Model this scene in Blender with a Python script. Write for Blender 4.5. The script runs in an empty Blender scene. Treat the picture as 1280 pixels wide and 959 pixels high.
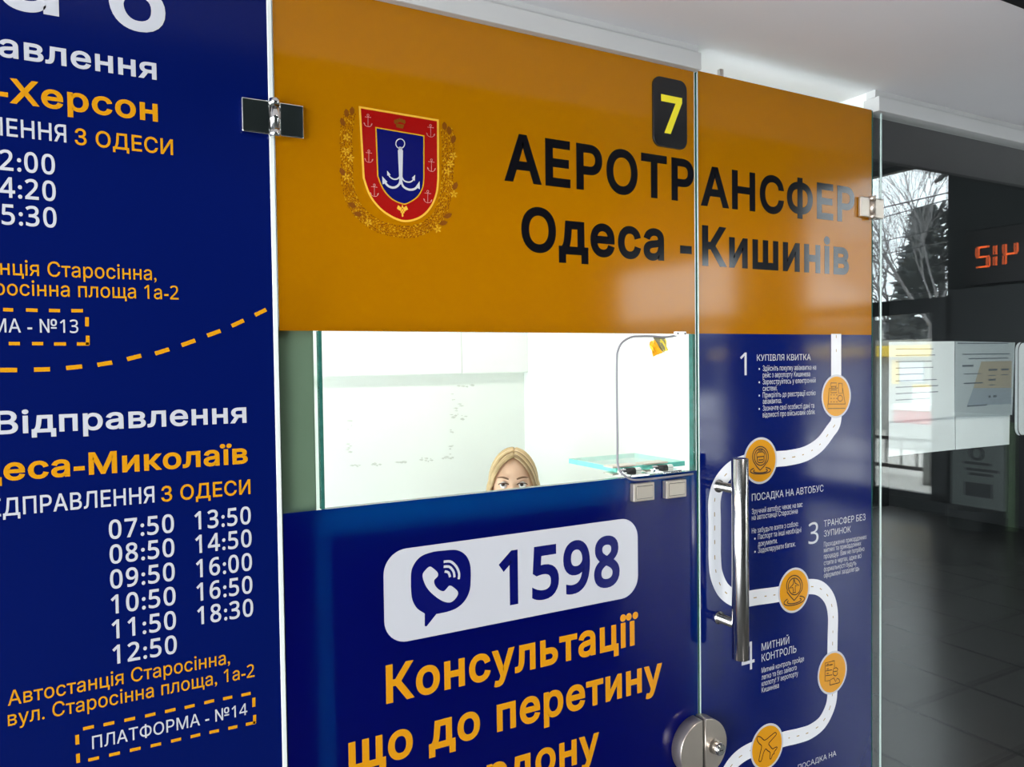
import bpy, bmesh, math, random
from mathutils import Vector, Matrix
from mathutils.geometry import delaunay_2d_cdt
random.seed(7)
S = bpy.context.scene
COL = S.collection
W, H, FOC = 1280.0, 959.0, 970.0
CAM = Vector((0.0, -1.2, 1.55))
# camera axes in the world: columns = right, image-down, forward
R = Matrix(((0.87317647, -0.02484037, 0.48677079), (-0.48724404, -0.01888621, 0.8730616), (-0.01249391, -0.99951302, -0.02859432)))

# ------------------------------------------------------------------ camera, world, lights, exposure
cd = bpy.data.cameras.new('camera'); cam = bpy.data.objects.new('camera', cd); COL.objects.link(cam)
cd.sensor_fit = 'HORIZONTAL'; cd.sensor_width = 36.0; cd.lens = 36.0 * FOC / W
cd.clip_start = 0.02; cd.clip_end = 200
right, down, fwd = (Vector(R.col[i]) for i in range(3))
cam.matrix_world = Matrix.Translation(CAM) @ Matrix((right, -down, -fwd)).transposed().to_4x4()
S.camera = cam
S.view_settings.view_transform = 'Standard'; S.view_settings.look = 'None'
S.view_settings.gamma = 1.0; S.view_settings.use_curve_mapping = False
S.view_settings.exposure = 0.0

wd = bpy.data.worlds.new('overcast sky'); S.world = wd; wd.use_nodes = True
bg = wd.node_tree.nodes['Background']; bg.inputs[0].default_value = (0.86, 0.93, 1.0, 1); bg.inputs[1].default_value = 9.0

def area(name, loc, target, sx, sy, power, color=(1, 1, 1), spread=180):
    l = bpy.data.lights.new(name, 'AREA'); l.shape = 'RECTANGLE'; l.size = sx; l.size_y = sy
    l.energy = power; l.color = color; l.spread = math.radians(spread)
    o = bpy.data.objects.new(name, l); COL.objects.link(o); o.location = loc
    o.rotation_euler = (Vector(target) - Vector(loc)).to_track_quat('-Z', 'Y').to_euler()
    return o
area('booth_ceiling_light', (0.95, 1.15, 2.165), (0.95, 1.15, 0), 0.8, 0.07, 6.6, (1.0, 1.0, 0.93))
area('facade_fill', (1.5, -2.6, 3.75), (1.5, 0.0, 1.35), 0.6, 0.6, 12.5, (1.0, 0.97, 0.93), 70)  # added light with no fixture; its narrow spread shapes falloff across the facade

area('soffit_fill', (-2.3, -1.7, 0.9), (0.7, -0.2, 2.15), 1.0, 1.0, 36, (0.97, 0.98, 1.0), 120)  # added fill light, low at left, brightens the soffit; no real source

# ------------------------------------------------------------------ helpers
def ray(px, py): return R @ Vector((px - W/2, py - H/2, FOC))
def F(px, py, y=0.0):                       # point of the facade plane (or a plane parallel to it) under a measured point
    d = ray(px, py); t = (y - CAM.y) / d.y; p = CAM + d * t
    return p.x, p.z
def MX(px, py, X):                          # real place, in the hall, of something the glass mirrors on the plane x = X
    d = ray(px, py); t = (X - CAM.x) / d.x; p = CAM + d * t
    return Vector((X, -p.y, p.z))
def tag(o, label=None, cat=None, group=None, kind=None):
    if label: o['label'] = label
    if cat: o['category'] = cat
    if group: o['group'] = group
    if kind: o['kind'] = kind
    return o
def empty(name, loc, label, cat, group=None, rz=0):
    o = bpy.data.objects.new(name, None); COL.objects.link(o); o.location = loc; o.rotation_euler = (0, 0, rz)
    o.empty_display_size = 0.05
    return tag(o, label, cat, group)
def world_loc(o):
    m = Matrix.Identity(4); ch = []
    while o: ch.append(o); o = o.parent
    for p in reversed(ch): m = m @ p.matrix_basis
    return m
def obj(name, bm, mat, parent=None, smooth=False, local=False):
    # bm is in world coordinates unless local
    me = bpy.data.meshes.new(name)
    if parent is not None and not local:
        bm.transform(world_loc(parent).inverted())
    bm.to_mesh(me); bm.free()
    for m in (mat if isinstance(mat, (list, tuple)) else [mat]): me.materials.append(m)
    if smooth:
        for p in me.polygons: p.use_smooth = True
    o = bpy.data.objects.new(name, me); COL.objects.link(o)
    if parent is not None: o.parent = parent
    return o
def struct(name, bm, mat, smooth=False):
    o = obj(name, bm, mat, None, smooth); o['kind'] = 'structure'; return o
def box(bm, x0, x1, y0, y1, z0, z1, bev=0.0, mi=0, seg=2):
    x0, x1 = min(x0, x1), max(x0, x1); y0, y1 = min(y0, y1), max(y0, y1); z0, z1 = min(z0, z1), max(z0, z1)
    r = bmesh.ops.create_cube(bm, size=1)
    vs = r['verts']
    for v in vs: v.co = Vector((x0 + (v.co.x + .5) * (x1 - x0), y0 + (v.co.y + .5) * (y1 - y0), z0 + (v.co.z + .5) * (z1 - z0)))
    fs = set(f for v in vs for f in v.link_faces)
    for f in fs: f.material_index = mi
    if bev > 0:
        es = list(set(e for v in vs for e in v.link_edges))
        r = bmesh.ops.bevel(bm, geom=es, offset=bev, segments=seg, profile=0.5, affect='EDGES')
        for f in r['faces']: f.material_index = mi
    return bm
def B(*a, **k): return box(bmesh.new(), *a, **k)
def tube(bm, pts, rad, seg=12, cap=True, mi=0):
    pts = [Vector(p) for p in pts]; n = len(pts)
    rads = rad if isinstance(rad, (list, tuple)) else [rad] * n
    rings = []; ref = None
    for i, p in enumerate(pts):
        t = (pts[min(i+1, n-1)] - pts[max(i-1, 0)]).normalized()
        if ref is None:
            ref = t.orthogonal().normalized()
        ref = (ref - t * ref.dot(t))
        if ref.length < 1e-6: ref = t.orthogonal()
        ref.normalize(); b = t.cross(ref)
        rings.append([bm.verts.new(p + (ref * math.cos(2*math.pi*k/seg) + b * math.sin(2*math.pi*k/seg)) * rads[i]) for k in range(seg)])
    for a, b2 in zip(rings, rings[1:]):
        for k in range(seg):
            f = bm.faces.new((a[k], a[(k+1) % seg], b2[(k+1) % seg], b2[k])); f.material_index = mi; f.smooth = True
    if cap:
        f = bm.faces.new(list(reversed(rings[0]))); f.material_index = mi
        f = bm.faces.new(rings[-1]); f.material_index = mi
    return bm
def smooth_path(pts, n=8, closed=False):
    pts = [Vector(p) for p in pts]; out = []; N = len(pts)
    rng = range(N) if closed else range(N - 1)
    for i in rng:
        if closed: p0, p1, p2, p3 = (pts[(i+k) % N] for k in (-1, 0, 1, 2))
        else: p0, p1, p2, p3 = pts[max(i-1, 0)], pts[i], pts[i+1], pts[min(i+2, N-1)]
        for k in range(n):
            t = k / n
            out.append(0.5 * ((2*p1) + (p2-p0)*t + (2*p0-5*p1+4*p2-p3)*t*t + (3*p1-p0-3*p2+p3)*t**3))
    if not closed: out.append(pts[-1])
    return out
# --- flat graphics on the facade, points are (x, z) on the plane y
def poly(bm, pts, y, mi=0):
    vs = [bm.verts.new((p[0], y, p[1])) for p in pts]
    f = bm.faces.new(vs); f.normal_update()
    if f.normal.y > 0: f.normal_flip()
    f.material_index = mi
    bmesh.ops.triangulate(bm, faces=[f])
    return bm
def ribbon(bm, pts, w, y, mi=0, closed=False):
    pts = [Vector((p[0], p[1])) for p in pts]; n = len(pts); L = []
    for i in range(n):
        if closed: t = pts[(i+1) % n] - pts[i-1]
        else: t = pts[min(i+1, n-1)] - pts[max(i-1, 0)]
        if t.length < 1e-9: t = Vector((1, 0))
        t.normalize(); nn = Vector((-t.y, t.x)) * w / 2
        a, b = pts[i] + nn, pts[i] - nn
        L.append((bm.verts.new((a.x, y, a.y)), bm.verts.new((b.x, y, b.y))))
    for i in range(n if closed else n-1):
        p, q = L[i], L[(i+1) % n]
        f = bm.faces.new((p[0], p[1], q[1], q[0])); f.normal_update(); f.material_index = mi
        if f.normal.y > 0: f.normal_flip()
    return bm
def disc(bm, c, rx, rz, y, n=40, mi=0, a0=0):
    return poly(bm, [(c[0] + rx*math.cos(2*math.pi*k/n + a0), c[1] + rz*math.sin(2*math.pi*k/n + a0)) for k in range(n)], y, mi)
def rrect_pts(x0, x1, z0, z1, r, n=8):
    out = []
    for cx, cz, a in ((x1-r, z1-r, 0), (x0+r, z1-r, 90), (x0+r, z0+r, 180), (x1-r, z0+r, 270)):
        for k in range(n+1):
            t = math.radians(a + 90*k/n); out.append((cx + r*math.cos(t), cz + r*math.sin(t)))
    return out
def prism(bm, pts, y0, y1, mi=0, bev=0.0):  # (x,z) outline extruded from y0 (front) to y1
    vs = [bm.verts.new((p[0], y0, p[1])) for p in pts]
    f = bm.faces.new(vs); f.normal_update()
    if f.normal.y > 0: f.normal_flip()
    r = bmesh.ops.extrude_face_region(bm, geom=[f])
    nv = [g for g in r['geom'] if isinstance(g, bmesh.types.BMVert)]
    for v in nv: v.co.y = y1
    bmesh.ops.recalc_face_normals(bm, faces=bm.faces[:])
    for ff in bm.faces: ff.material_index = mi
    if bev:
        es = [e for e in bm.edges if all(abs(v.co.y - y0) < 1e-6 for v in e.verts)]
        bmesh.ops.bevel(bm, geom=es, offset=bev, segments=3, profile=0.5, affect='EDGES')
    return bm

_glyph = {}
def contours(body, res):
    """closed outlines of the built-in font's characters, in em units"""
    c = bpy.data.curves.new('t', 'FONT'); c.body = body
    o = bpy.data.objects.new('t', c); COL.objects.link(o)
    bpy.context.view_layer.update()
    cu = o.to_curve(bpy.context.evaluated_depsgraph_get()); out = []
    for sp in cu.splines:
        if sp.type != 'BEZIER': out.append([Vector(p.co[:2]) for p in sp.points]); continue
        bp_ = sp.bezier_points; n = len(bp_); pts = []
        for i in range(n):
            a, b = bp_[i], bp_[(i + 1) % n]; p0, p1, p2, p3 = (Vector(q[:2]) for q in (a.co, a.handle_right, b.handle_left, b.co))
            k = res
            d = p3 - p0
            if d.length < 1e-6: continue
            if abs(d.cross(p1 - p0)) < 1e-4*d.length and abs(d.cross(p2 - p0)) < 1e-4*d.length: k = 1
            for j in range(k):
                t = j / k; pts.append(p0*(1-t)**3 + p1*3*t*(1-t)**2 + p2*3*t*t*(1-t) + p3*t**3)
        cl = [p for i, p in enumerate(pts) if (p - pts[i-1]).length > 1e-5]
        if len(cl) > 2: out.append(cl)
    o.to_curve_clear(); bpy.data.objects.remove(o); bpy.data.curves.remove(c)
    return out
def winding(x, y, cs):
    w = 0
    for c in cs:
        for i in range(len(c)):
            a, b = c[i-1], c[i]
            if (a.y <= y) != (b.y <= y):
                cr = (b.x - a.x)*(y - a.y) - (x - a.x)*(b.y - a.y)
                if b.y > a.y and cr > 0: w += 1
                elif b.y < a.y and cr < 0: w -= 1
    return w
BAR = None
def glyph(ch, res):
    """one character: verts, faces, boundary loops, advance"""
    global BAR
    k = (ch, res)
    if k in _glyph: return _glyph[k]
    if BAR is None: BAR = max(p.x for c in contours('|', 2) for p in c)
    c2 = chr(0x1D7E2 + int(ch)) if ch in '0123456789' else ch
    adv = max(p.x for c in contours(c2 + '|', 2) for p in c) - BAR
    if ch == ' ': _glyph[k] = ([], [], [], adv); return _glyph[k]
    cs = contours(c2, res); V, E_ = [], []
    for c in cs:
        b = len(V); V += c; E_ += [(b + i, b + (i + 1) % len(c)) for i in range(len(c))]
    vs, _, fs = delaunay_2d_cdt(V, E_, [], 0, 1e-6)[:3]
    fs = [f for f in fs if winding(sum(vs[i].x for i in f)/len(f), sum(vs[i].y for i in f)/len(f), cs) != 0]
    cnt = {}
    for f in fs:
        for i in range(len(f)):
            e = tuple(sorted((f[i-1], f[i]))); cnt[e] = cnt.get(e, 0) + 1
    nb = {}
    for (i, j), n in cnt.items():
        if n == 1: nb.setdefault(i, []).append(j); nb.setdefault(j, []).append(i)
    loops, seen = [], set()
    for st in nb:
        if st in seen: continue
        lp, cur, prev = [], st, None
        while cur not in seen:
            seen.add(cur); lp.append(cur)
            nx = [q for q in nb[cur] if q != prev and q not in seen]
            prev = cur
            if not nx: break
            cur = nx[0]
        if len(lp) > 2: loops.append(lp)
    _glyph[k] = ([(v.x, v.y) for v in vs], [(f, 0) for f in fs], loops, adv); return _glyph[k]
def text_mesh(body, weight, spacing, res=3):
    """weight: how far each glyph's outline is thickened, in em; y grows up"""
    me = bpy.data.meshes.new('t'); V, Fc = [], []; x = 0.0
    for ch in body:
        vs, fs, loops, adv = glyph(ch, res); b = len(V)
        idx = {}
        for f, lv in fs:
            ff = []
            for i in f:
                if (i, lv) not in idx: idx[(i, lv)] = len(V); V.append((vs[i][0] + x, vs[i][1], lv))
                ff.append(idx[(i, lv)])
            Fc.append(tuple(ff))
        if weight > 0:
            for lp in loops:
                n = len(lp); L = []
                for i in range(n):
                    p0, p1, p2 = (Vector(vs[lp[(i + d) % n]]) for d in (-1, 0, 1))
                    d1, d2 = (p1 - p0), (p2 - p1)
                    if d1.length < 1e-7: d1 = d2
                    if d2.length < 1e-7: d2 = d1
                    d1 = d1.normalized() if d1.length else Vector((1, 0)); d2 = d2.normalized() if d2.length else d1
                    n1, n2 = Vector((-d1.y, d1.x)), Vector((-d2.y, d2.x)); mm = n1 + n2
                    if mm.length < .3: mm = n1
                    else: mm = mm / mm.length; mm = mm / max(.55, mm.dot(n1))
                    L.append((len(V), len(V) + 1)); V.append((p1.x + x + mm.x*weight, p1.y + mm.y*weight, -1)); V.append((p1.x + x - mm.x*weight, p1.y - mm.y*weight, -1))
                for i in range(n):
                    p, q = L[i], L[(i + 1) % n]; Fc.append((p[0], p[1], q[1], q[0]))
        x += adv * spacing + 2 * weight * .7
    me.from_pydata(V, [], Fc); me.update()
    return me
_ref = {}
def ref_h(ch, weight):
    k = (ch, weight)
    if k not in _ref:
        me = text_mesh(ch, weight, 1); _ref[k] = max(v.co.y for v in me.vertices); bpy.data.meshes.remove(me)
    return _ref[k]
LAYER = -0.0014
def lettering(parent, body, A, Bp, cap, mat, ref='Н', weight=0.012, spacing=1.0, stretch=None, y=LAYER, label=None, res=3, name='lettering'):
    """A, Bp: measured left / right ends of the baseline; cap: measured top of a ref glyph. A None: natural width, held at the right end"""
    me = text_mesh(body, weight, spacing, res)
    b = F(*Bp); a = F(*A) if A else None
    z0 = b[1] if a is None else (a[1] + b[1]) / 2
    h = F(*cap)[1] - z0 if isinstance(cap, tuple) else cap
    sz = h / ref_h(ref, weight)
    x0 = min(v.co.x for v in me.vertices); x1 = max(v.co.x for v in me.vertices)
    if a is None: sx = sz * (stretch or 1.0); u0 = b[0] - (x1 - x0) * sx
    else: sx = (b[0] - a[0]) / (x1 - x0); u0 = a[0]
    bm = bmesh.new(); bm.from_mesh(me); bpy.data.meshes.remove(me)
    for v in bm.verts: v.co = Vector((u0 + (v.co.x - x0) * sx, y - v.co.z * 0.00012, z0 + v.co.y * sz))
    bm.normal_update()
    for f in bm.faces:
        if f.normal.y > 0: f.normal_flip()
    o = obj(name, bm, mat, parent)
    if label: o['label'] = label
    return sx / sz, h
# ------------------------------------------------------------------ materials
def nodes(m): return m.node_tree.nodes, m.node_tree.links
def pbr(name, col, rough=0.5, metal=0.0, spec=0.5, noise=0.0, nscale=8.0, bump=0.0):
    m = bpy.data.materials.new(name); m.use_nodes = True
    N, L = nodes(m); p = N['Principled BSDF']
    p.inputs['Base Color'].default_value = (*col, 1); p.inputs['Roughness'].default_value = rough
    p.inputs['Metallic'].default_value = metal; p.inputs['Specular IOR Level'].default_value = spec
    tc = N.new('ShaderNodeTexCoord'); nz = N.new('ShaderNodeTexNoise'); nz.inputs['Scale'].default_value = nscale
    nz.inputs['Detail'].default_value = 5
    L.new(tc.outputs['Object'], nz.inputs['Vector'])
    mr = N.new('ShaderNodeMapRange'); mr.inputs['To Min'].default_value = 1 - noise; mr.inputs['To Max'].default_value = 1 + noise
    L.new(nz.outputs['Fac'], mr.inputs['Value'])
    mx = N.new('ShaderNodeMix'); mx.data_type = 'RGBA'; mx.blend_type = 'MULTIPLY'; mx.inputs['Factor'].default_value = 1
    mx.inputs['A'].default_value = (*col, 1); L.new(mr.outputs['Result'], mx.inputs['B'])
    L.new(mx.outputs['Result'], p.inputs['Base Color'])
    if bump:
        b = N.new('ShaderNodeBump'); b.inputs['Strength'].default_value = bump; b.inputs['Distance'].default_value = 0.01
        L.new(nz.outputs['Fac'], b.inputs['Height']); L.new(b.outputs['Normal'], p.inputs['Normal'])
    return m
def vinyl(name, col, rough=0.16, trans=None, tfac=0.0, spec=0.5):
    m = pbr(name, col, rough, spec=spec, noise=0.03, nscale=3)
    if trans:
        N, L = nodes(m); p = N['Principled BSDF']; out = N['Material Output']
        t = N.new('ShaderNodeBsdfTranslucent'); t.inputs[0].default_value = (*trans, 1)
        mix = N.new('ShaderNodeMixShader'); mix.inputs[0].default_value = tfac
        L.new(p.outputs[0], mix.inputs[1]); L.new(t.outputs[0], mix.inputs[2]); L.new(mix.outputs[0], out.inputs[0])
    return m
def clear(name, tint, gloss=1.0, rough=0.0):
    """clear sheet glass: tinted see-through, mirror share grows towards grazing (Schlick)"""
    m = bpy.data.materials.new(name); m.use_nodes = True
    N, L = nodes(m); N.remove(N['Principled BSDF']); out = N['Material Output']
    lw = N.new('ShaderNodeLayerWeight'); lw.inputs['Blend'].default_value = 0.5
    pw = N.new('ShaderNodeMath'); pw.operation = 'POWER'; pw.inputs[1].default_value = 5; L.new(lw.outputs['Facing'], pw.inputs[0])
    ma = N.new('ShaderNodeMath'); ma.operation = 'MULTIPLY_ADD'; ma.inputs[1].default_value = 0.96*gloss; ma.inputs[2].default_value = 0.04*gloss
    L.new(pw.outputs[0], ma.inputs[0])
    tr = N.new('ShaderNodeBsdfTransparent'); tr.inputs[0].default_value = (*tint, 1)
    gl = N.new('ShaderNodeBsdfGlossy'); gl.inputs['Roughness'].default_value = rough
    mix = N.new('ShaderNodeMixShader'); L.new(ma.outputs[0], mix.inputs[0]); L.new(tr.outputs[0], mix.inputs[1]); L.new(gl.outputs[0], mix.inputs[2])
    L.new(mix.outputs[0], out.inputs[0]); return m
def emit(name, col, s):
    m = bpy.data.materials.new(name); m.use_nodes = True; N, L = nodes(m); p = N['Principled BSDF']
    p.inputs['Base Color'].default_value = (*col, 1); p.inputs['Emission Color'].default_value = (*col, 1); p.inputs['Emission Strength'].default_value = s
    return m
def tiles(name, col, joint, size, rough):
    m = pbr(name, col, rough, noise=0.18, nscale=1.6); N, L = nodes(m); p = N['Principled BSDF']
    tc = N.new('ShaderNodeTexCoord'); br = N.new('ShaderNodeTexBrick'); br.offset = 0.0; br.inputs['Scale'].default_value = 1.0
    br.inputs['Brick Width'].default_value = size; br.inputs['Row Height'].default_value = size; br.inputs['Mortar Size'].default_value = 0.011
    br.inputs['Color1'].default_value = (*col, 1); br.inputs['Color2'].default_value = (*[c*0.92 for c in col], 1); br.inputs['Mortar'].default_value = (*joint, 1)
    L.new(tc.outputs['Object'], br.inputs['Vector'])
    mx = [n for n in N if n.type == 'MIX'][0]; L.new(br.outputs['Color'], mx.inputs['A'])
    return m
M = {}
M['yellow_film'] = vinyl('yellow vinyl film', (0.34, 0.120, 0.0004), 0.09, (0.47, 0.165, 0.0), 0.45)
M['blue_film'] = vinyl('blue vinyl film', (0.0005, 0.0008, 0.085), 0.09, (0.0, 0.13, 0.45), 0.30, spec=0.35)
M['blue_print'] = vinyl('blue printed sheet', (0.0006, 0.006, 0.09), 0.08, spec=0.6)
M['blue_board'] = vinyl('blue timetable print', (0.0006, 0.005, 0.075), 0.20, spec=0.22)
M['white_print'] = vinyl('white print', (0.52, 0.52, 0.55), 0.12)
M['orange_print'] = vinyl('orange print', (0.62, 0.265, 0.006), 0.12)
M['black_print'] = vinyl('black print', (0.004, 0.004, 0.006), 0.09, spec=0.45)
M['navy_print'] = vinyl('navy print', (0.0015, 0.003, 0.095), 0.2)
M['gold_print'] = vinyl('gold outline print', (0.78, 0.42, 0.04), 0.2)
M['red_print'] = vinyl('red print', (0.30, 0.004, 0.003), 0.2)
M['brown_print'] = vinyl('brown print', (0.19, 0.055, 0.004), 0.2)
M['ochre_print'] = vinyl('ochre print', (0.60, 0.31, 0.012), 0.2)
M['pink_print'] = vinyl('pale rose print', (0.75, 0.30, 0.26), 0.2)
M['line_print'] = vinyl('dark line print', (0.045, 0.018, 0.008), 0.2)
M['dash_print'] = vinyl('road dash print', (0.34, 0.22, 0.06), 0.2)
M['road_print'] = vinyl('road print', (0.72, 0.72, 0.74), 0.2)
M['glass'] = clear('clear float glass', (0.95, 0.985, 0.965))
M['mirror_glass'] = clear('lightly mirrored pane glass', (0.965, 0.98, 0.97), 1.8)
M['edge'] = pbr('green glass cut edge', (0.03, 0.13, 0.105), 0.15, noise=0.5, nscale=60)
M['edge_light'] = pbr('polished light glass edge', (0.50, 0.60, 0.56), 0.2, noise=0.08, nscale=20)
M['shelf_edge'] = pbr('turquoise glass edge', (0.20, 0.75, 0.60), 0.15, noise=0.5, nscale=40)
M['seal'] = pbr('white edge seal', (0.70, 0.73, 0.69), 0.35, noise=0.05)
M['chrome'] = pbr('polished chrome', (0.85, 0.84, 0.82), 0.06, 1.0)
M['steel'] = pbr('brushed steel', (0.66, 0.63, 0.60), 0.18, 1.0, noise=0.06, nscale=40)
M['satin'] = pbr('satin nickel', (0.62, 0.54, 0.46), 0.34, 0.85, noise=0.05, nscale=30)
M['dark_gap'] = pbr('black rubber', (0.012, 0.012, 0.012), 0.6)
M['alu'] = pbr('anodised aluminium rail', (0.52, 0.52, 0.51), 0.42, 0.0, noise=0.05)
M['post'] = pbr('grey painted post', (0.15, 0.20, 0.135), 0.45, noise=0.06)
M['plaster'] = pbr('pale plaster', (0.72, 0.71, 0.72), 0.9, noise=0.05, nscale=2.5, bump=0.05)
M['white_wall'] = pbr('white booth wall', (0.86, 0.90, 0.84), 0.75, noise=0.03, nscale=3)
M['white_board'] = pbr('white backing board', (0.8, 0.8, 0.8), 0.6)
M['scuff'] = pbr('grey glue scuff', (0.66, 0.69, 0.62), 0.8, noise=0.25, nscale=80)
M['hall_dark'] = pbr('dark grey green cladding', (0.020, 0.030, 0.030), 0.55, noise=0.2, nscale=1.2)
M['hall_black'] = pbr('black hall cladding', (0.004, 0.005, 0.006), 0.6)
M['lintel'] = pbr('grey lintel cladding', (0.16, 0.18, 0.18), 0.6, noise=0.1)
M['frame'] = pbr('dark window frame', (0.028, 0.038, 0.038), 0.4)
M['floor'] = tiles('grey stone tiles', (0.13, 0.13, 0.122), (0.018, 0.018, 0.018), 0.45, 0.22)
M['booth_floor'] = pbr('grey booth floor', (0.35, 0.35, 0.34), 0.6, noise=0.1)
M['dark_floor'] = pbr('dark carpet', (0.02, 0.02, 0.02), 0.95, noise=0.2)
M['paper'] = pbr('grey white paper', (0.86, 0.90, 0.91), 0.55, noise=0.06, nscale=6)
M['plastic'] = clear('clear plastic sleeve', (0.93, 0.95, 0.96), 1.2, 0.12)
M['beige'] = pbr('beige print', (0.75, 0.63, 0.47), 0.5)
M['grey_print'] = pbr('blue grey print', (0.58, 0.64, 0.70), 0.5)
M['ink'] = pbr('faint grey ink', (0.22, 0.24, 0.28), 0.6)
M['led'] = emit('orange red leds', (1.0, 0.16, 0.03), 3.5)
M['led_case'] = pbr('black clock case', (0.010, 0.012, 0.012), 0.3)
M['skin'] = pbr('light skin', (0.84, 0.54, 0.36), 0.5, noise=0.05, nscale=20)
M['hair_light'] = pbr('light blonde hair', (0.72, 0.55, 0.32), 0.4, noise=0.3, nscale=30)
M['hair_dark'] = pbr('dark blonde hair', (0.30, 0.19, 0.085), 0.42, noise=0.3, nscale=30)
M['hair'] = pbr('blonde hair', (0.56, 0.40, 0.20), 0.42, noise=0.35, nscale=30)
M['brow'] = pbr('brown eyebrow hair', (0.20, 0.10, 0.05), 0.7)
M['eye_white'] = pbr('eye white', (0.80, 0.78, 0.76), 0.2)
M['iris'] = pbr('dark iris', (0.05, 0.035, 0.03), 0.15)
M['lid'] = pbr('eyelash line', (0.07, 0.035, 0.025), 0.6)
M['lip'] = pbr('lip', (0.55, 0.22, 0.18), 0.45)
M['knit'] = pbr('dark blue knit', (0.03, 0.045, 0.09), 0.85, noise=0.15, nscale=60)
M['denim'] = pbr('dark denim', (0.03, 0.04, 0.07), 0.85, noise=0.15, nscale=60)
M['chair'] = pbr('black chair fabric', (0.02, 0.02, 0.022), 0.8, noise=0.2, nscale=60)
M['cable'] = pbr('grey cable sheath', (0.20, 0.19, 0.21), 0.5)
M['white_plastic'] = pbr('white plastic', (0.82, 0.81, 0.78), 0.4)
M['orange_paper'] = pbr('crumpled orange paper', (0.90, 0.42, 0.01), 0.55, noise=0.35, nscale=90)
M['yellow_paper'] = pbr('crumpled yellow paper', (0.72, 0.58, 0.06), 0.55, noise=0.3, nscale=90)
M['tape'] = pbr('brown grey tape', (0.25, 0.23, 0.13), 0.4, noise=0.3, nscale=60)
M['plate_black'] = pbr('black plate plastic', (0.008, 0.008, 0.009), 0.25)
M['plate_yellow'] = pbr('lemon digit', (0.85, 0.72, 0.02), 0.4)
M['green'] = pbr('dull green strip', (0.10, 0.20, 0.08), 0.5)
M['kiosk_grey'] = pbr('grey kiosk panel', (0.19, 0.24, 0.22), 0.45, noise=0.1)
M['pave'] = pbr('pale paving', (0.66, 0.63, 0.58), 0.85, noise=0.12, nscale=3)
M['bark'] = pbr('grey bark', (0.20, 0.19, 0.19), 0.9, noise=0.3, nscale=20)
M['needle'] = pbr('dark conifer foliage', (0.16, 0.17, 0.17), 0.9, noise=0.4, nscale=12)
M['rail_dark'] = pbr('dark railing paint', (0.05, 0.04, 0.035), 0.5)
M['wire'] = pbr('black wire', (0.03, 0.03, 0.03), 0.5)
M['kiosk_yellow'] = pbr('yellow fascia', (0.80, 0.55, 0.06), 0.5)
M['kiosk_white'] = pbr('off white panel', (0.36, 0.36, 0.34), 0.6, noise=0.1, nscale=6)
M['barrier_red'] = pbr('red barrier plastic', (0.55, 0.06, 0.07), 0.5)
M['far_wall'] = pbr('far dark wall', (0.06, 0.065, 0.06), 0.9, noise=0.3)
M['pane_glass'] = clear('window glass', (0.96, 0.98, 0.97), 0.6)

# ------------------------------------------------------------------ the setting
TOP = 2.133                                  # top edge of the glass front
SOF = 2.18                                   # soffit
XL, XM, XR = 0.262, 1.1015, 1.655            # joints between the glass panels
OZ0, OZ1, OX0, OX1 = 1.322, 1.601, 0.331, 1.091   # opening of the ticket window
X0 = 7.4                                     # end wall of the hall
HC = 3.95                                    # hall ceiling
struct('floor', B(-6, X0, -9.4, 0.0, -0.06, 0), M['floor'])
struct('floor', B(0.2, 1.68, 0.012, 1.70, -0.06, -0.0), M['booth_floor'])
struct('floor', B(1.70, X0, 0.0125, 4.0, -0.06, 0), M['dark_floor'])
bm = B(-6, X0, -0.408, 0.014, SOF, HC); box(bm, -6, 1.6895, 0.014, 1.76, SOF, HC)
struct('ceiling', bm, M['plaster'])
struct('wall_front', B(-6, X0, -0.43, -0.4085, SOF - .001, HC), M['hall_black'])
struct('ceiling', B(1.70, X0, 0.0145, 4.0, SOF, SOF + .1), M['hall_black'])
struct('ceiling', B(-6, X0, -9.4, -0.408, HC, HC + .1), M['hall_dark'])
# booth walls: thick panel on the upper back wall casts its own shadow
struct('wall_back', B(-0.6, 1.66, 1.672, 1.75, 0, SOF), M['white_wall'])
bm = B(-0.6, F(577, 440, 1.637)[0] - .001, 1.637, 1.672, 1.504, SOF); box(bm, F(577, 440, 1.637)[0] + .001, 1.659, 1.637, 1.672, 1.504, SOF)
struct('trim_1', bm, M['white_wall'])
struct('wall_right', B(1.66, 1.667, 0.014, 1.75, 0, SOF), M['white_wall'])
struct('wall_left', B(-0.66, -0.60, 0.10, 1.75, 0, SOF), M['white_wall'])
struct('wall_front', B(-0.66, 0.20, 0.06, 0.10, 0, SOF), M['white_wall'])
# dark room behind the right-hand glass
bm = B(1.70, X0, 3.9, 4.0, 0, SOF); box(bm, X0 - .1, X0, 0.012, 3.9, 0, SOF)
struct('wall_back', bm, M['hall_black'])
# rails that carry the glass
def rail(name, x0, x1):
    bm = B(x0, x1, -0.016, 0.026, TOP - 0.004, 2.163, 0.0015)
    box(bm, x0, x1, -0.006, 0.018, 2.163, SOF)
    return struct(name, bm, M['alu'])
rail('trim_2', -1.2, 1.104); rail('trim_3', 1.657, 3.4)
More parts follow.
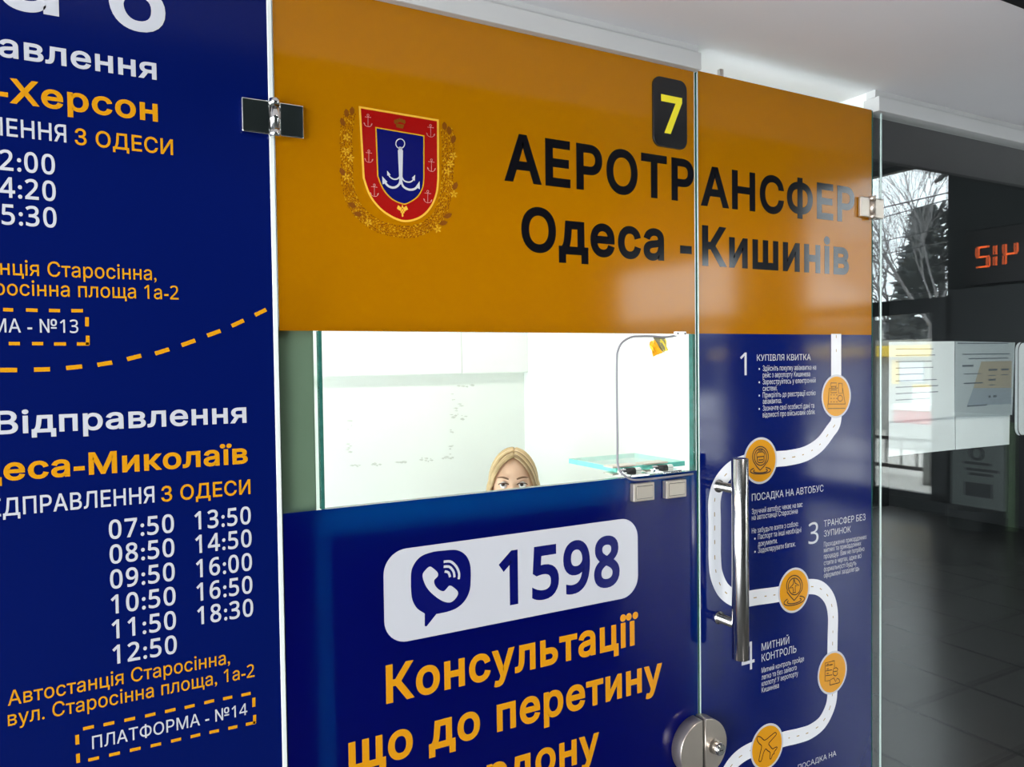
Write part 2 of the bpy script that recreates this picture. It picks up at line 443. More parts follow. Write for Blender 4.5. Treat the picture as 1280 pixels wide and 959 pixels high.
# hall: back wall, far side wall, end wall with two glazed bays
struct('wall_back', B(-6, X0, -9.5, -9.4, 0, HC), M['hall_black'])
WB = [(-5.15, -3.30, 0.10, 3.52), (-8.75, -6.15, 0.10, 2.95)]   # bays y0,y1,z0,z1
bm = B(X0, X0 + .18, -3.30, 0, 0, HC); box(bm, X0, X0 + .18, -6.15, -5.15, 0, HC); box(bm, X0, X0 + .18, -9.5, -8.75, 0, HC)
for (a, b, z0, z1) in WB:
    box(bm, X0, X0 + .18, a, b, 0, z0)
struct('wall_right', bm, M['hall_dark'])
bm = bmesh.new()
for (a, b, z0, z1) in WB: box(bm, X0 + .001, X0 + .18, a + .0005, b - .0005, z1, HC)
struct('trim_4', bm, M['lintel'])
for i, (a, b, z0, z1) in enumerate(WB):
    bm = bmesh.new(); f = 0.06
    for bx in ((a, a+f, z0, z1), (b-f, b, z0, z1), (a, b, z0, z0+f), (a, b, z1-f, z1), (a, b, 1.98, 2.13), (b-0.22, b, z0, 1.98), ((a+b)/2-.04, (a+b)/2+.04, z0, 1.98)):
        box(bm, X0 + .03, X0 + .11, bx[0], bx[1], bx[2], bx[3])
    w = struct('window_%d' % (i+1), bm, M['frame'])
    bm = B(X0 + .066, X0 + .072, a + .01, b - .01, z0 + .01, z1 - .01)
    obj('pane', bm, M['pane_glass'], w)

# ------------------------------------------------------------------ left timetable panel
tp = empty('timetable_panel', (-0.45, 0.005, 0), 'dark blue glass panel printed with white and orange bus departure times, at far left', 'timetable')
def slab(name, x0, x1, z0, z1, parent, hole=None, gm='glass'):
    bm = bmesh.new(); y0, y1 = 0.0, 0.012
    if not hole:
        box(bm, x0, x1, y0, y1, z0, z1)
    else:
        hx0, hx1, hz0, hz1 = hole
        xs, zs = [x0, hx0, hx1, x1], [z0, hz0, hz1, z1]
        for yy in (y0, y1):
            g = [[bm.verts.new((x, yy, z)) for z in zs] for x in xs]
            for i in range(3):
                for j in range(3):
                    if (i, j) == (1, 1): continue
                    bm.faces.new((g[i][j], g[i+1][j], g[i+1][j+1], g[i][j+1]))
            if yy == y0: G0 = g
        def side(a, b):
            bm.faces.new((G0[a[0]][a[1]], G0[b[0]][b[1]], g[b[0]][b[1]], g[a[0]][a[1]]))
        for i in range(3):
            side((i, 0), (i+1, 0)); side((i, 3), (i+1, 3)); side((0, i), (0, i+1)); side((3, i), (3, i+1))
        side((1, 1), (2, 1)); side((1, 2), (2, 2)); side((1, 1), (1, 2)); side((2, 1), (2, 2))
        bmesh.ops.recalc_face_normals(bm, faces=bm.faces[:])
    bm.normal_update()
    for f in bm.faces:
        if abs(f.normal.y) < 0.5: f.material_index = 1
    return obj(name, bm, [M[gm], M['edge']], parent)
def film(name, x0, x1, z0, z1, mat, parent, y=-0.0008):
    return obj(name, poly(bmesh.new(), [(x0, z0), (x1, z0), (x1, z1), (x0, z1)], y), mat, parent)
slab('glass_sheet', -1.1, XL - 0.005, 0.0, TOP, tp)
film('blue_film', -1.1, XL - 0.005, 0.0, TOP, M['blue_board'], tp)
obj('edge_seal', B(XL - 0.0045, XL + 0.0025, -0.003, 0.010, 0.0, TOP, 0.001), M['seal'], tp)['label'] = 'white seal along the right edge'
wp, op = M['white_print'], M['orange_print']
def L1(x, y): return x / 1.997, y / 1.997
def L2(x, y): return x / 2.003, 480 + y / 2.003
# lower block first, its proportions serve the upper one
s_head, h_head = lettering(tp, 'Відправлення', (-6, 539.5), L2(617, 101), L2(18, 67), wp, weight=0.022)
s_rt, h_rt = lettering(tp, 'Одеса-Миколаїв', (-70, 604), L2(620, 200), L2(232, 171), op, weight=0.028)
s_dep, h_dep = lettering(tp, 'ВІДПРАВЛЕННЯ', (-28, 646), L2(387, 299), L2(290, 263), wp, weight=0.012)
s_fr, h_fr = lettering(tp, 'З ОДЕСИ', L2(404, 294), L2(627, 275), L2(605, 240), op, weight=0.014)
tm = []
for t, a, b in (('07:50', (273, 387), (436, 371)), ('08:50', (275, 448), (437, 432)), ('09:50', (276, 510), (438, 493)), ('10:50', (278, 573), (440, 553)),
                ('11:50', (280, 636), (441, 613)), ('12:50', (282, 698), (443, 675)),
                ('13:50', (487, 363), (628, 350)), ('14:50', (489, 421), (630, 408)), ('16:00', (491, 482), (631, 467)), ('16:50', (492, 541), (632, 524)), ('18:30', (494, 599), (634, 582))):
    x0, z0 = F(*L2(*a)); x1, z1 = F(*L2(*b))
    tm.append(lettering(tp, t, L2(*a), L2(*b), 0.0262, wp, ref='0', weight=0.018, spacing=1.08))
s_a, h_a = lettering(tp, 'Автостанція Старосінна,', L2(20, 801), L2(576, 703), L2(30, 766), op, ref='А', weight=0.006)
lettering(tp, 'вул. Старосінна площа, 1а-2', L2(20, 853), L2(637, 735), h_a, op, weight=0.006)
s_p, h_p = lettering(tp, 'ПЛАТФОРМА - №14', L2(231, 912), L2(619, 829), L2(238, 880), wp, weight=0.006)
# upper block
lettering(tp, 'Каса 6', None, L1(414, 85), 0.092, wp, ref='6', weight=0.022, stretch=1.12)
lettering(tp, 'Відправлення', None, L1(391, 199), h_head, wp, weight=0.022, stretch=s_head)
lettering(tp, 'Одеса-Херсон', None, L1(394, 303), h_rt * 1.06, op, weight=0.026, stretch=s_rt)
lettering(tp, 'ВІДПРАВЛЕННЯ', None, L1(166, 356), h_dep, wp, weight=0.012, stretch=s_dep)
lettering(tp, 'З ОДЕСИ', L1(187, 362), L1(432, 386), h_fr, op, weight=0.014)
for t, b in (('12:00', (138, 436)), ('14:20', (140, 502)), ('15:30', (142, 568))):
    lettering(tp, t, None, L1(*b), 0.0262, wp, ref='0', weight=0.018, spacing=1.08, stretch=sum(t_[0] for t_ in tm) / len(tm))
lettering(tp, 'Автостанція Старосінна,', None, L1(391, 700), h_a, op, weight=0.006, stretch=s_a)
lettering(tp, 'вул. Старосінна площа 1а-2', None, L1(446, 748), h_a, op, weight=0.006, stretch=s_a)
lettering(tp, 'ПЛАТФОРМА - №13', None, L1(196, 831), h_p, wp, weight=0.006, stretch=s_p)
def dashes(bm, segs, conv, w):
    for a, b in segs:
        p, q = F(*conv(*a)), F(*conv(*b))
        ribbon(bm, [p, q], w, LAYER)
bm = bmesh.new()
dashes(bm, [((-140, 771), (-110, 772)), ((-85, 772), (-55, 773)), ((-40, 773), (-14, 774)), ((8, 773), (33, 774)), ((65, 774), (94, 775)), ((122, 775), (150, 776)), ((178, 776), (207, 776)), ((217, 792), (217, 815)), ((219, 838), (219, 861)), ((192, 859), (222, 859)),
            ((-30, 857), (-5, 857)), ((22, 858), (50, 858)), ((80, 858), (108, 858)), ((135, 859), (165, 859))], L1, 0.0045)
obj('dashed_frame', bm, op, tp)['label'] = 'orange dashed box around platform 13'
bm = bmesh.new()
dashes(bm, [((208, 863), (235, 857)), ((259, 853), (286, 847)), ((311, 842), (338, 836)), ((363, 831), (389, 825)), ((413, 820), (439, 814)), ((462, 810), (487, 804)), ((511, 798), (536, 792)), ((558, 788), (581, 783)), ((604, 779), (627, 774)),
            ((193, 878), (194, 902)), ((195, 925), (196, 948)), ((221, 941), (248, 935)), ((273, 929), (300, 923)), ((325, 917), (352, 911)), ((377, 906), (403, 900)), ((428, 894), (453, 888)), ((477, 883), (501, 877)), ((524, 872), (548, 867)), ((571, 862), (594, 857)), ((615, 852), (639, 847)), ((635, 785), (635, 808)), ((637, 828), (637, 850))], L2, 0.0045)
obj('dashed_frame', bm, op, tp)['label'] = 'orange dashed box around platform 14'
bm = bmesh.new()
for a, b in (((-80, 921), (-42, 923)), ((0, 924), (43, 924)), ((85, 923), (125, 922)), ((165, 919), (205, 915)), ((243, 911), (280, 905)), ((317, 897), (352, 888)), ((387, 883), (422, 872)), ((453, 862), (487, 850)), ((517, 838), (550, 826)), ((578, 814), (608, 800)), ((636, 787), (664, 773))):
    ribbon(bm, [F(*L1(*a)), F(*L1(*b))], 0.0058, LAYER)
obj('dashed_route_line', bm, op, tp)['label'] = 'orange dashed curve across the panel'

# ------------------------------------------------------------------ ticket window leaf (middle)
lf = empty('ticket_window_leaf', ((XL + XM) / 2, 0.005, 0), 'glass partition with yellow film above and blue film below an open ticket window', 'glass partition')
LX0, LX1 = XL + 0.004, XM - 0.003
slab('glass_sheet', LX0, LX1, 0.0, TOP, lf, (OX0, OX1, OZ0, OZ1))
obj('opening_edge', B(OX0 - .0050, OX0 - .0002, 0.0, 0.0122, OZ0, OZ1), M['edge'], lf)['label'] = 'teal cut edge at the left of the opening'
film('yellow_film', LX0, LX1, OZ1, TOP, M['yellow_film'], lf)
film('blue_film', LX0, LX1, 0.0, OZ0, M['blue_film'], lf)
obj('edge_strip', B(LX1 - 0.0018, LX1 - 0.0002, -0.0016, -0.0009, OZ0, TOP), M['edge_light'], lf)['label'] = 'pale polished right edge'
obj('backing_board', B(0.337, 1.088, 0.0128, 0.020, 0.0, OZ0 - 0.036), M['white_board'], lf)
# writing on the yellow band
def C4(x, y): return 600 + x / 2.664, y / 2.664
def C5(x, y): return 850 + x / 2.284, y / 2.284
def C8(x, y): return 400 + x / 2.667, 620 + y / 2.667
bp = M['black_print']
lettering(lf, 'АЕРОТР', C4(80, 592), (867, 252.5), C4(130, 447), bp, ref='А', weight=0.033)
lettering(lf, 'Одеса', C4(137, 828), C4(612, 866), C4(195, 690), bp, ref='О', weight=0.034)
lettering(lf, '-', C4(665, 868), C4(704, 869), C4(690, 742), bp, ref='О', weight=0.034)
# coat of arms
def E6(x, y): return F(410 + x / 5.05, 120 + y / 5.05)
ey = LAYER
def shield(bm, y, ins, mi=0):
    # outline measured on the emblem, moved inwards by ins (in emblem units)
    i = ins
    pts = [(192+i, 65+i*1.15), (698-i, 150+i*.85), (700-i, 520), (690-i*.95, 610), (655-i*.8, 700-i*.55), (590-i*.45, 768-i*.9), (500, 797-i), (420+i*.4, 780-i*.9), (330+i*.7, 722-i*.6), (258+i*.9, 632-i*.3), (217+i, 520)]
    st = [Vector(p) for p in pts]
    out = st[:2] + smooth_path(st[2:], 6)
    return poly(bm, [E6(p.x, p.y) for p in out], y, mi)
crest = obj('coat_of_arms', shield(bmesh.new(), ey, 0), M['gold_print'], lf); crest['label'] = 'shield with a white grapnel anchor and gold outline in a wheat wreath'
obj('red_border', shield(bmesh.new(), ey - .0002, 13), M['red_print'], crest)
def inner(bm, y, i):
    pts = [(296+i, 197+i*1.15), (606-i, 250+i*.85), (606-i, 520), (598-i, 580), (565-i*.8, 640-i*.6), (500, 682-i), (465, 685-i), (400+i*.5, 655-i*.8), (345+i*.8, 595-i*.5), (308+i, 510)]
    st = [Vector(p) for p in pts]; out = st[:2] + smooth_path(st[2:], 6)
    return poly(bm, [E6(p.x, p.y) for p in out], y)
obj('inner_outline', inner(bmesh.new(), ey - .0004, 0), M['ochre_print'], crest)
obj('blue_field', inner(bmesh.new(), ey - .0006, 8), M['navy_print'], crest)
bm = bmesh.new(); y = ey - .0008
ribbon(bm, [E6(453 + 28*math.cos(t*math.pi/10), 303 + 30*math.sin(t*math.pi/10)) for t in range(20)], 0.0016, y, closed=True)
poly(bm, [E6(*p) for p in ((446, 322), (460, 324), (468, 345), (470, 348), (466, 560), (448, 560), (438, 345), (441, 343))], y)
hk = [y]
def hook(pts, w): hk[0] -= .00006; ribbon(bm, [E6(p.x, p.y) for p in smooth_path([Vector(q) for q in pts], 6)], w, hk[0])
hook(((458, 520), (445, 560), (415, 580), (380, 572), (350, 540)), 0.0035); hook(((456, 520), (470, 570), (505, 592), (540, 590), (565, 570)), 0.0035)
hook(((455, 500), (440, 522), (415, 528), (390, 515), (375, 492)), 0.0022); hook(((458, 500), (475, 535), (505, 546), (528, 538), (540, 520)), 0.0022)
for tri in (((338, 508), (342, 560), (372, 545)), ((574, 540), (550, 575), (576, 592)), ((370, 473), (370, 505), (392, 500)), ((546, 500), (525, 520), (544, 540))):
    hk[0] -= .00006; poly(bm, [E6(*p) for p in tri], hk[0])
obj('grapnel_anchor', bm, wp, crest)
for cx, cy in ((250, 160), (255, 385), (290, 600), (645, 225), (650, 442), (627, 640)):
    bm = bmesh.new(); y = ey - .0006
    def rb(pts, w=0.0006): ribbon(bm, [E6(cx + p[0], cy + p[1] + p[0]*.12) for p in pts], w, y)
    rb([(0, -28), (0, 34)]); rb([(-20, -24), (20, -24)])
    rb([(0 + 6*math.cos(t*math.pi/5), -36 + 7*math.sin(t*math.pi/5)) for t in range(11)])
    rb([(26*math.cos(t*math.pi/10), 12 + 24*math.sin(t*math.pi/10)) for t in range(11)]); rb([(-26, 12), (-18, 22)]); rb([(26, 12), (18, 22)])
    obj('small_anchor', bm, M['pink_print'], crest)
bm = bmesh.new(); y = ey - .0006
for k in range(5):
    disc(bm, E6(450 + (k-2)*14, 155 + abs(k-2)*5), 0.0022, 0.0035, y, 12); y -= .00002
poly(bm, [E6(*p) for p in ((425, 175), (478, 184), (470, 208), (430, 200))], y)
obj('crown', bm, M['brown_print'], crest)
bm = bmesh.new()
y = ey - .0006
for i, (gx, gy) in enumerate(((455, 720), (468, 722), (481, 724), (461, 733), (474, 735), (467, 746), (468, 757))):
    disc(bm, E6(gx, gy), 0.0016, 0.0019, y - i*.00001, 10)
for pts in (((465, 712), (440, 690), (432, 712), (448, 724)), ((468, 712), (492, 694), (503, 718), (486, 726)), ((460, 708), (466, 686), (476, 708))):
    poly(bm, [E6(*p) for p in pts], y - .0001)
obj('grape_bunch', bm, M['gold_print'], crest)
# wreath of ears and vine
lpath = smooth_path([Vector(p) for p in ((135, 110), (112, 250), (118, 400), (120, 540), (150, 660), (215, 755), (330, 828), (470, 862))], 14)
rpath = smooth_path([Vector(p) for p in ((748, 215), (758, 350), (752, 480), (745, 600), (715, 720), (655, 800), (570, 848), (470, 862))], 14)
bmk, bml = bmesh.new(), bmesh.new()
rr = random.Random(3)
def leafpts(c, ln, wd, ang):
    d = Vector((math.cos(ang), math.sin(ang))); n = Vector((-d.y, d.x)); c = Vector(c)
    return [c + d*ln*a + n*wd*b for a, b in ((-.5, 0), (-.2, .45), (.2, .45), (.5, 0), (.2, -.45), (-.2, -.45))]
k = 0
for path in (lpath, rpath):
    for i in range(0, len(path) - 1):
        t = (path[i+1] - path[i]).normalized(); n = Vector((-t.y, t.x)); ang = math.atan2(t.y, t.x)
        for off in (-34, -20, -7, 7, 20, 34):
            c = path[i] + n*(off + rr.uniform(-4, 4)) + t*rr.uniform(-5, 5); k += 1
            m = bmk if rr.random() < .72 else bml
            poly(m, [E6(p.x, p.y) for p in leafpts(c, rr.uniform(9, 15), rr.uniform(4, 6.5), ang + (0.5 if off > 0 else -0.5))], ey - .00002*(k % 9))
obj('wreath_outline', bmk, M['brown_print'], crest); obj('wreath_grain', bml, M['ochre_print'], crest)
for i, (cx, cy, an) in enumerate(((150, 97, 90), (115, 110, 80), (90, 166, 70), (88, 480, 60), (150, 690, 30), (187, 747, 15), (733, 192, 85), (762, 220, 80), (789, 275, 105), (800, 570, 110), (755, 757, 155), (725, 803, 165))):
    obj('wheat_ear', poly(bmesh.new(), [E6(p.x, p.y) for p in leafpts((cx, cy), 58, 32, math.radians(an))], ey - .0003 - .00001*i), M['brown_print'], crest)
bm = bmesh.new()
for i, (cx, cy) in enumerate(((115, 262), (140, 395), (112, 512), (252, 800), (788, 380), (752, 478), (792, 620), (690, 842), (110, 350), (770, 430))):
    for a in range(5):
        an = a*1.256 + i; c = Vector((cx, cy)) + Vector((math.cos(an), math.sin(an)))*15
        poly(bm, [E6(p.x, p.y) for p in leafpts(c, 25, 11, an)], ey - .0003 - .00001*a)
obj('vine_leaves', bm, M['ochre_print'], crest)

# lower part: number pill
x0, z0 = F(*C8(212, 340)); x1, z1 = F(*C8(1058, 200))
zt = (F(*C8(500, 143))[1] + F(*C8(900, 93))[1]) / 2; zb = (F(*C8(400, 460))[1] + F(*C8(900, 365))[1]) / 2
pill = obj('phone_number_plate', poly(bmesh.new(), rrect_pts(x0, x1, zb, zt, 0.040, 10), LAYER), M['white_print'], lf); pill['label'] = 'white rounded field with phone number 1598'
np_ = M['navy_print']
lettering(pill, '1598', C8(596, 355), C8(998, 296), C8(645, 180), np_, ref='1', weight=0.034, y=LAYER - .0002)
# speech bubble with handset
def V6(x, y): return F(500 + x / 7.99, 675 + y / 7.99)
out = smooth_path([Vector(p) for p in ((105, 430), (115, 290), (190, 175), (310, 122), (430, 105), (560, 100), (650, 150), (697, 250), (702, 400), (690, 510), (640, 610), (560, 680), (460, 718), (360, 738))], 6)
out += [Vector((262, 862)), Vector((243, 858)), Vector((243, 735))] + smooth_path([Vector(p) for p in ((235, 728), (165, 680), (118, 590), (105, 470))], 5)
bub = obj('speech_bubble', poly(bmesh.new(), [V6(p.x, p.y) for p in out], LAYER - .0002), np_, pill)
hs = smooth_path([Vector(p) for p in ((222, 345), (250, 300), (290, 266), (325, 280), (372, 325), (372, 362), (338, 400), (345, 450), (385, 495), (432, 510), (465, 480), (488, 456), (520, 465), (570, 510), (572, 550), (535, 600), (490, 623), (420, 608), (340, 555), (275, 490), (235, 415))], 5, closed=True)
bm = poly(bmesh.new(), [V6(p.x, p.y) for p in hs], LAYER - .0004)
for pts, w in ((((432, 217), (500, 215), (555, 262), (585, 330), (582, 390)), 0.0042), (((432, 266), (490, 268), (530, 315), (540, 372)), 0.0042), (((442, 313), (480, 325), (496, 370)), 0.0042)):
    ribbon(bm, [V6(p.x, p.y) for p in smooth_path([Vector(p) for p in pts], 6)], w, LAYER - .0004)
obj('handset_sign', bm, M['white_print'], pill)
s1, h1 = lettering(lf, 'Консультації', C8(220, 684), C8(1060, 494), C8(232, 562), op, ref='К', weight=0.030)
s2, h2 = lettering(lf, 'що до перетину', C8(95, 902), C8(1140, 645), h1, op, ref='К', weight=0.030)
lettering(lf, 'кордону', None, C8(930, 866), h1, op, ref='К', weight=0.030, stretch=s2)

# black plate with the digit 7
nx0, nz1 = F(*C4(582, 258), -0.006); nx1, nz0 = F(*C4(691, 500), -0.006)
x0 = F(*C4(578, 380), -0.006)[0]; x1 = F(*C4(690, 400), -0.006)[0]
z1 = F(*C4(640, 262), -0.006)[1]; z0 = F(*C4(640, 493), -0.006)[1]
npl = empty('number_plate', ((x0+x1)/2, 0, z0), 'black rounded number plate with a yellow digit 7 on the yellow glass', 'number plate')
obj('plate', prism(bmesh.new(), rrect_pts(x0, x1, z0, z1, 0.018), -0.0060, -0.0011, bev=0.001), M['plate_black'], npl)
bm = bmesh.new(); me = text_mesh('7', 0.03, 1); bm.from_mesh(me)
ax0, az0 = F(*C4(604, 436), -0.0063); ax1, az1 = F(*C4(673, 327), -0.0063)
vx0 = min(v.co.x for v in bm.verts); vx1 = max(v.co.x for v in bm.verts); vz1 = max(v.co.y for v in bm.verts)
for v in bm.verts: v.co = Vector((ax0 + (v.co.x - vx0) / (vx1 - vx0) * (ax1 - ax0), -0.0063 - v.co.z * 0.00012, az0 + v.co.y / vz1 * (az1 - az0)))
obj('digit', bm, M['plate_yellow'], npl)

# ------------------------------------------------------------------ glass door (right)
dr = empty('glass_door', ((XM + XR) / 2, 0.005, 0), 'glass door with yellow top, blue travel-steps print and steel bar handle', 'door')
DX0, DX1 = XM + 0.003, XR - 0.003
slab('glass_sheet', DX0, DX1, 0.008, TOP, dr)
film('yellow_film', DX0 + .001, DX1 - .001, OZ1 + 0.001, TOP, M['yellow_film'], dr)
film('blue_film', DX0 + .001, DX1 - .001, 0.008, OZ1 + 0.001, M['blue_print'], dr)
obj('edge_strip', B(DX0, DX0 + 0.0022, -0.0016, -0.0010, 0.008, TOP), M['edge_light'], dr)['label'] = 'pale polished left edge'
lettering(dr, 'АНСФЕР', C5(58, 581), C5(497, 634), C5(96, 477), bp, ref='А', weight=0.033)
lettering(dr, 'Кишинів', C5(62, 755), C5(481, 781), C5(85, 645), bp, ref='К', weight=0.034)
def CA(x, y): return 860 + x / 3.424, 400 + y / 3.424
def CB(x, y): return 860 + x / 3.436, 680 + y / 3.436
# the printed road
rp = [CA(632, 60), CA(632, 150), CA(632, 330), CA(632, 430), CA(605, 478), CA(560, 535), CA(500, 573), CA(430, 590), CA(380, 595), CA(308, 602), CA(240, 612), CA(180, 642), CA(132, 700), CA(112, 770), CA(112, 860), CA(112, 959),
      CB(113, 60), CB(120, 130), CB(148, 195), CB(195, 232), CB(240, 237), CB(300, 228), CB(390, 215), CB(453, 197), CB(520, 183), CB(568, 193), CB(605, 235), CB(620, 300), CB(619, 400), CB(618, 460), CB(617, 560), CB(618, 640), CB(608, 700), CB(575, 765), CB(525, 805), CB(470, 824), CB(410, 838), CB(340, 862), CB(280, 880), CB(225, 910), CB(185, 950), CB(150, 1010)]
rw = [Vector(F(*p)) for p in rp]
rpath = smooth_path(rw, 10)
road = obj('road_drawing', ribbon(bmesh.new(), rpath, 0.0345, LAYER), M['road_print'], dr); road['label'] = 'winding white road with a dashed centre line'
bm = bmesh.new(); acc = 0; cur = []
for a, b in zip(rpath, rpath[1:]):
    acc += (b - a).length
    if acc % 0.030 < 0.012: cur.append(b)
    else:
        if len(cur) > 1: ribbon(bm, cur, 0.0022, LAYER - .0002)
        cur = []
obj('centre_dashes', bm, M['dash_print'], road)
def badge(cx, cy, rx, rz, label):
    c = F(*cx, 0) if isinstance(cx, tuple) else F(cx, cy)
    o = obj('round_badge', disc(bmesh.new(), c, rx, rz, LAYER - .0004, 48), M['white_print'], dr); o['label'] = label
    obj('badge_field', disc(bmesh.new(), c, rx - .0047, rz - .0047, LAYER - .0006, 48), M['orange_print'], o)
    return o
def strokes(parent, conv, lines, w=0.0021, mat=None):
    bm = bmesh.new()
    for ln in lines:
        ribbon(bm, [F(*conv(*p)) for p in ln], w, LAYER - .0008)
    obj('badge_drawing', bm, mat or M['line_print'], parent)
def arc(cx, cy, rx, ry, a0, a1, n=24, sl=0.0):
    return [(cx + rx*math.cos(math.radians(a0 + (a1-a0)*k/n)), cy + ry*math.sin(math.radians(a0 + (a1-a0)*k/n)) + sl*rx*math.cos(math.radians(a0 + (a1-a0)*k/n))) for k in range(n+1)]
RB = 0.0505
def I1(x, y): return 1010 + x / 11.98, 455 + y / 11.98
o = badge(*I1(415, 485), RB, RB, 'round badge with a cash register')
strokes(o, I1, [[(285, 600), (550, 600), (545, 665), (285, 668), (285, 600)], [(290, 600), (305, 368), (435, 360)], [(505, 360), (545, 600)], [(330, 285), (415, 285), (415, 335), (330, 337), (330, 285)], [(345, 337), (345, 362)], [(400, 337), (400, 360)],
               [(445, 290), (500, 290), (505, 438), (445, 440), (445, 290)], [(330, 390), (418, 388), (418, 430), (330, 432), (330, 390)], arc(470, 515, 36, 45, 0, 360)] + [[(325 + 42*i, 465 + 52*j), (345 + 42*i, 464 + 52*j)] for i in range(3) for j in range(3)], 0.0017)
def I2(x, y): return 920 + x / 11.98, 540 + y / 11.98
o = badge(*I2(357, 430), RB, RB, 'round badge with a bus in a map pin')
pin = [(350, 572), (300, 520), (255, 450)] + arc(355, 370, 118, 152, 150, 390, 20) + [(450, 450), (405, 515), (350, 572)]
strokes(o, I2, [pin, arc(355, 375, 90, 125, 0, 360), arc(355, 578, 152, 50, -60, 230, 24, -.05), arc(355, 582, 105, 30, -40, 215, 24, -.05), [(320, 300), (390, 296), (415, 320), (410, 365), (300, 375), (298, 325), (320, 300)], [(305, 375), (308, 440), (330, 460), (385, 456), (408, 435), (408, 365)], [(325, 275), (385, 272)], [(325, 420), (395, 415)]], 0.0026)
def I3(x, y): return 965 + x / 11.98, 700 + y / 11.98
o = badge(*I3(320, 452), RB, RB, 'round badge with a plane in a map pin')
pin = [(320, 605), (265, 545), (215, 480)] + arc(325, 385, 118, 155, 155, 390, 20) + [(425, 460), (375, 540), (320, 605)]
strokes(o, I3, [pin, arc(325, 395, 92, 125, 0, 360), arc(322, 610, 155, 62, -60, 230, 24, -.22), arc(322, 612, 105, 36, -40, 215, 24, -.2),
                [(318, 280), (305, 365), (245, 425), (300, 410), (308, 465), (295, 490), (345, 480), (335, 455), (338, 385), (395, 380), (335, 345), (318, 280)]], 0.0026)
def I4(x, y): return 1010 + x / 12.78, 805 + y / 12.78
o = badge(*I4(380, 455), RB, RB, 'round badge with an officer before a document')
strokes(o, I4, [[(335, 580), (258, 592), (262, 300), (410, 265), (410, 365)], [(270, 350), (385, 325)], [(268, 430), (370, 410)], [(268, 505), (375, 490)], [(285, 325), (320, 317)], [(340, 330), (370, 322)], [(285, 400), (320, 393)], [(285, 470), (320, 465)],
               [(385, 430), (400, 385), (440, 375), (465, 400), (455, 430), (385, 440)], arc(422, 455, 36, 50, -10, 190), [(335, 655), (345, 570), (400, 540), (430, 600), (450, 545), (485, 560), (495, 610)], [(335, 655), (490, 615)]], 0.0018)
def I5(x, y): return 930 + x / 14.98, 895 + y / 14.98
o = badge(*I5(420, 570), RB, RB, 'round badge with an outlined plane')
pl = smooth_path([Vector((p[0], p[1], 0)) for p in ((230, 400), (260, 378), (310, 400), (375, 448), (480, 370), (565, 305), (590, 340), (520, 425), (450, 510), (475, 560), (520, 610), (560, 590), (600, 575), (600, 600), (550, 670), (550, 700), (520, 720), (495, 790), (475, 800), (470, 750), (475, 680), (430, 645), (390, 615), (350, 690), (320, 800), (300, 845), (265, 830), (290, 690), (315, 560), (270, 510), (235, 455))], 4, closed=True)
strokes(o, I5, [[(p.x, p.y) for p in pl] + [(pl[0].x, pl[0].y)]], 0.0022)
# step texts
lettering(dr, '1', CA(221, 237), CA(249, 237), CA(240, 140), wp, ref='1', weight=0.0)
lettering(dr, 'КУПІВЛЯ КВИТКА', CA(293, 176), CA(523, 171), CA(300, 148), wp, ref='К', weight=0.0)
def small(conv, rows, cap, wt=0.0):
    for t, a, b in rows: lettering(dr, t, conv(*a), conv(*b), cap, wp, ref='П', weight=wt, res=2)
SC = 0.0115
small(CA, [('Здійсніть покупку авіаквитка на', (318, 219), (546, 212)), ('рейс з аеропорту Кишинева', (318, 247), (521, 241)), ('Зареєструйтесь у електронній', (318, 275), (544, 269)), ('системі.', (318, 304), (380, 302)),
           ('Прикріпіть до реєстрації копію', (318, 332), (544, 323)), ('авіаквитка.', (318, 359), (399, 356)), ('Зазначте свої особисті дані та', (318, 388), (538, 377)), ('відомості про військовий облік', (318, 416), (541, 404))], SC)
bm = bmesh.new()
for p in ((303, 210), (303, 267), (303, 324), (303, 381)): disc(bm, F(*CA(*p)), .0022, .0022, LAYER, 12)
for p in ((96, 541), (97, 662)): disc(bm, F(930 + p[0] / 7.376, 600 + p[1] / 7.376), .0022, .0022, LAYER, 12)
obj('bullet_dots', bm, wp, dr)
def C9(x, y): return 930 + x / 7.376, 600 + y / 7.376
lettering(dr, 'ПОСАДКА НА АВТОБУС', C9(68, 193), C9(728, 107), C9(75, 128), wp, ref='П', weight=0.0)
small(C9, [('Зручний автобус чекає на вас', (68, 315), (535, 247)), ('на автостанції Старосінна', (68, 372), (490, 307)), ('Не забудьте взяти з собою:', (68, 494), (497, 425)), ('Паспорт та інші необхідні', (125, 548), (523, 480)), ('документи.', (125, 612), (303, 582)), ('Задекларувати багаж.', (125, 672), (470, 612))], SC)
lettering(dr, '3', C9(590, 590), C9(682, 580), C9(640, 388), wp, ref='3', weight=0.0)
lettering(dr, 'ТРАНСФЕР БЕЗ', C9(732, 430), C9(1115, 372), C9(745, 370), wp, ref='Т', weight=0.0)
lettering(dr, 'ЗУПИНОК', C9(732, 522), C9(980, 482), C9(900, 437), wp, ref='П', weight=0.0)
small(C9, [('Проходження прикордонних', (732, 615), (1125, 545)), ('митних та прикордонних', (732, 668), (1075, 605)), ('процедур. Вам не потрібно', (732, 725), (1105, 655)), ('стояти в чергах, адже всі', (732, 785), (1078, 720)), ('формальності будуть', (732, 845), (1030, 785)), ('оформлені заздалегідь', (732, 900), (1058, 835))], SC)
def CC(x, y): return 925 + x / 5.357, 780 + y / 5.357
lettering(dr, '4', CC(8, 313), CC(94, 305), CC(60, 120), wp, ref='4', weight=0.0)
lettering(dr, 'МИТНИЙ', CC(142, 178), CC(326, 132), CC(150, 128), wp, ref='М', weight=0.0)
lettering(dr, 'КОНТРОЛЬ', CC(142, 250), CC(374, 192), CC(150, 200), wp, ref='К', weight=0.0)
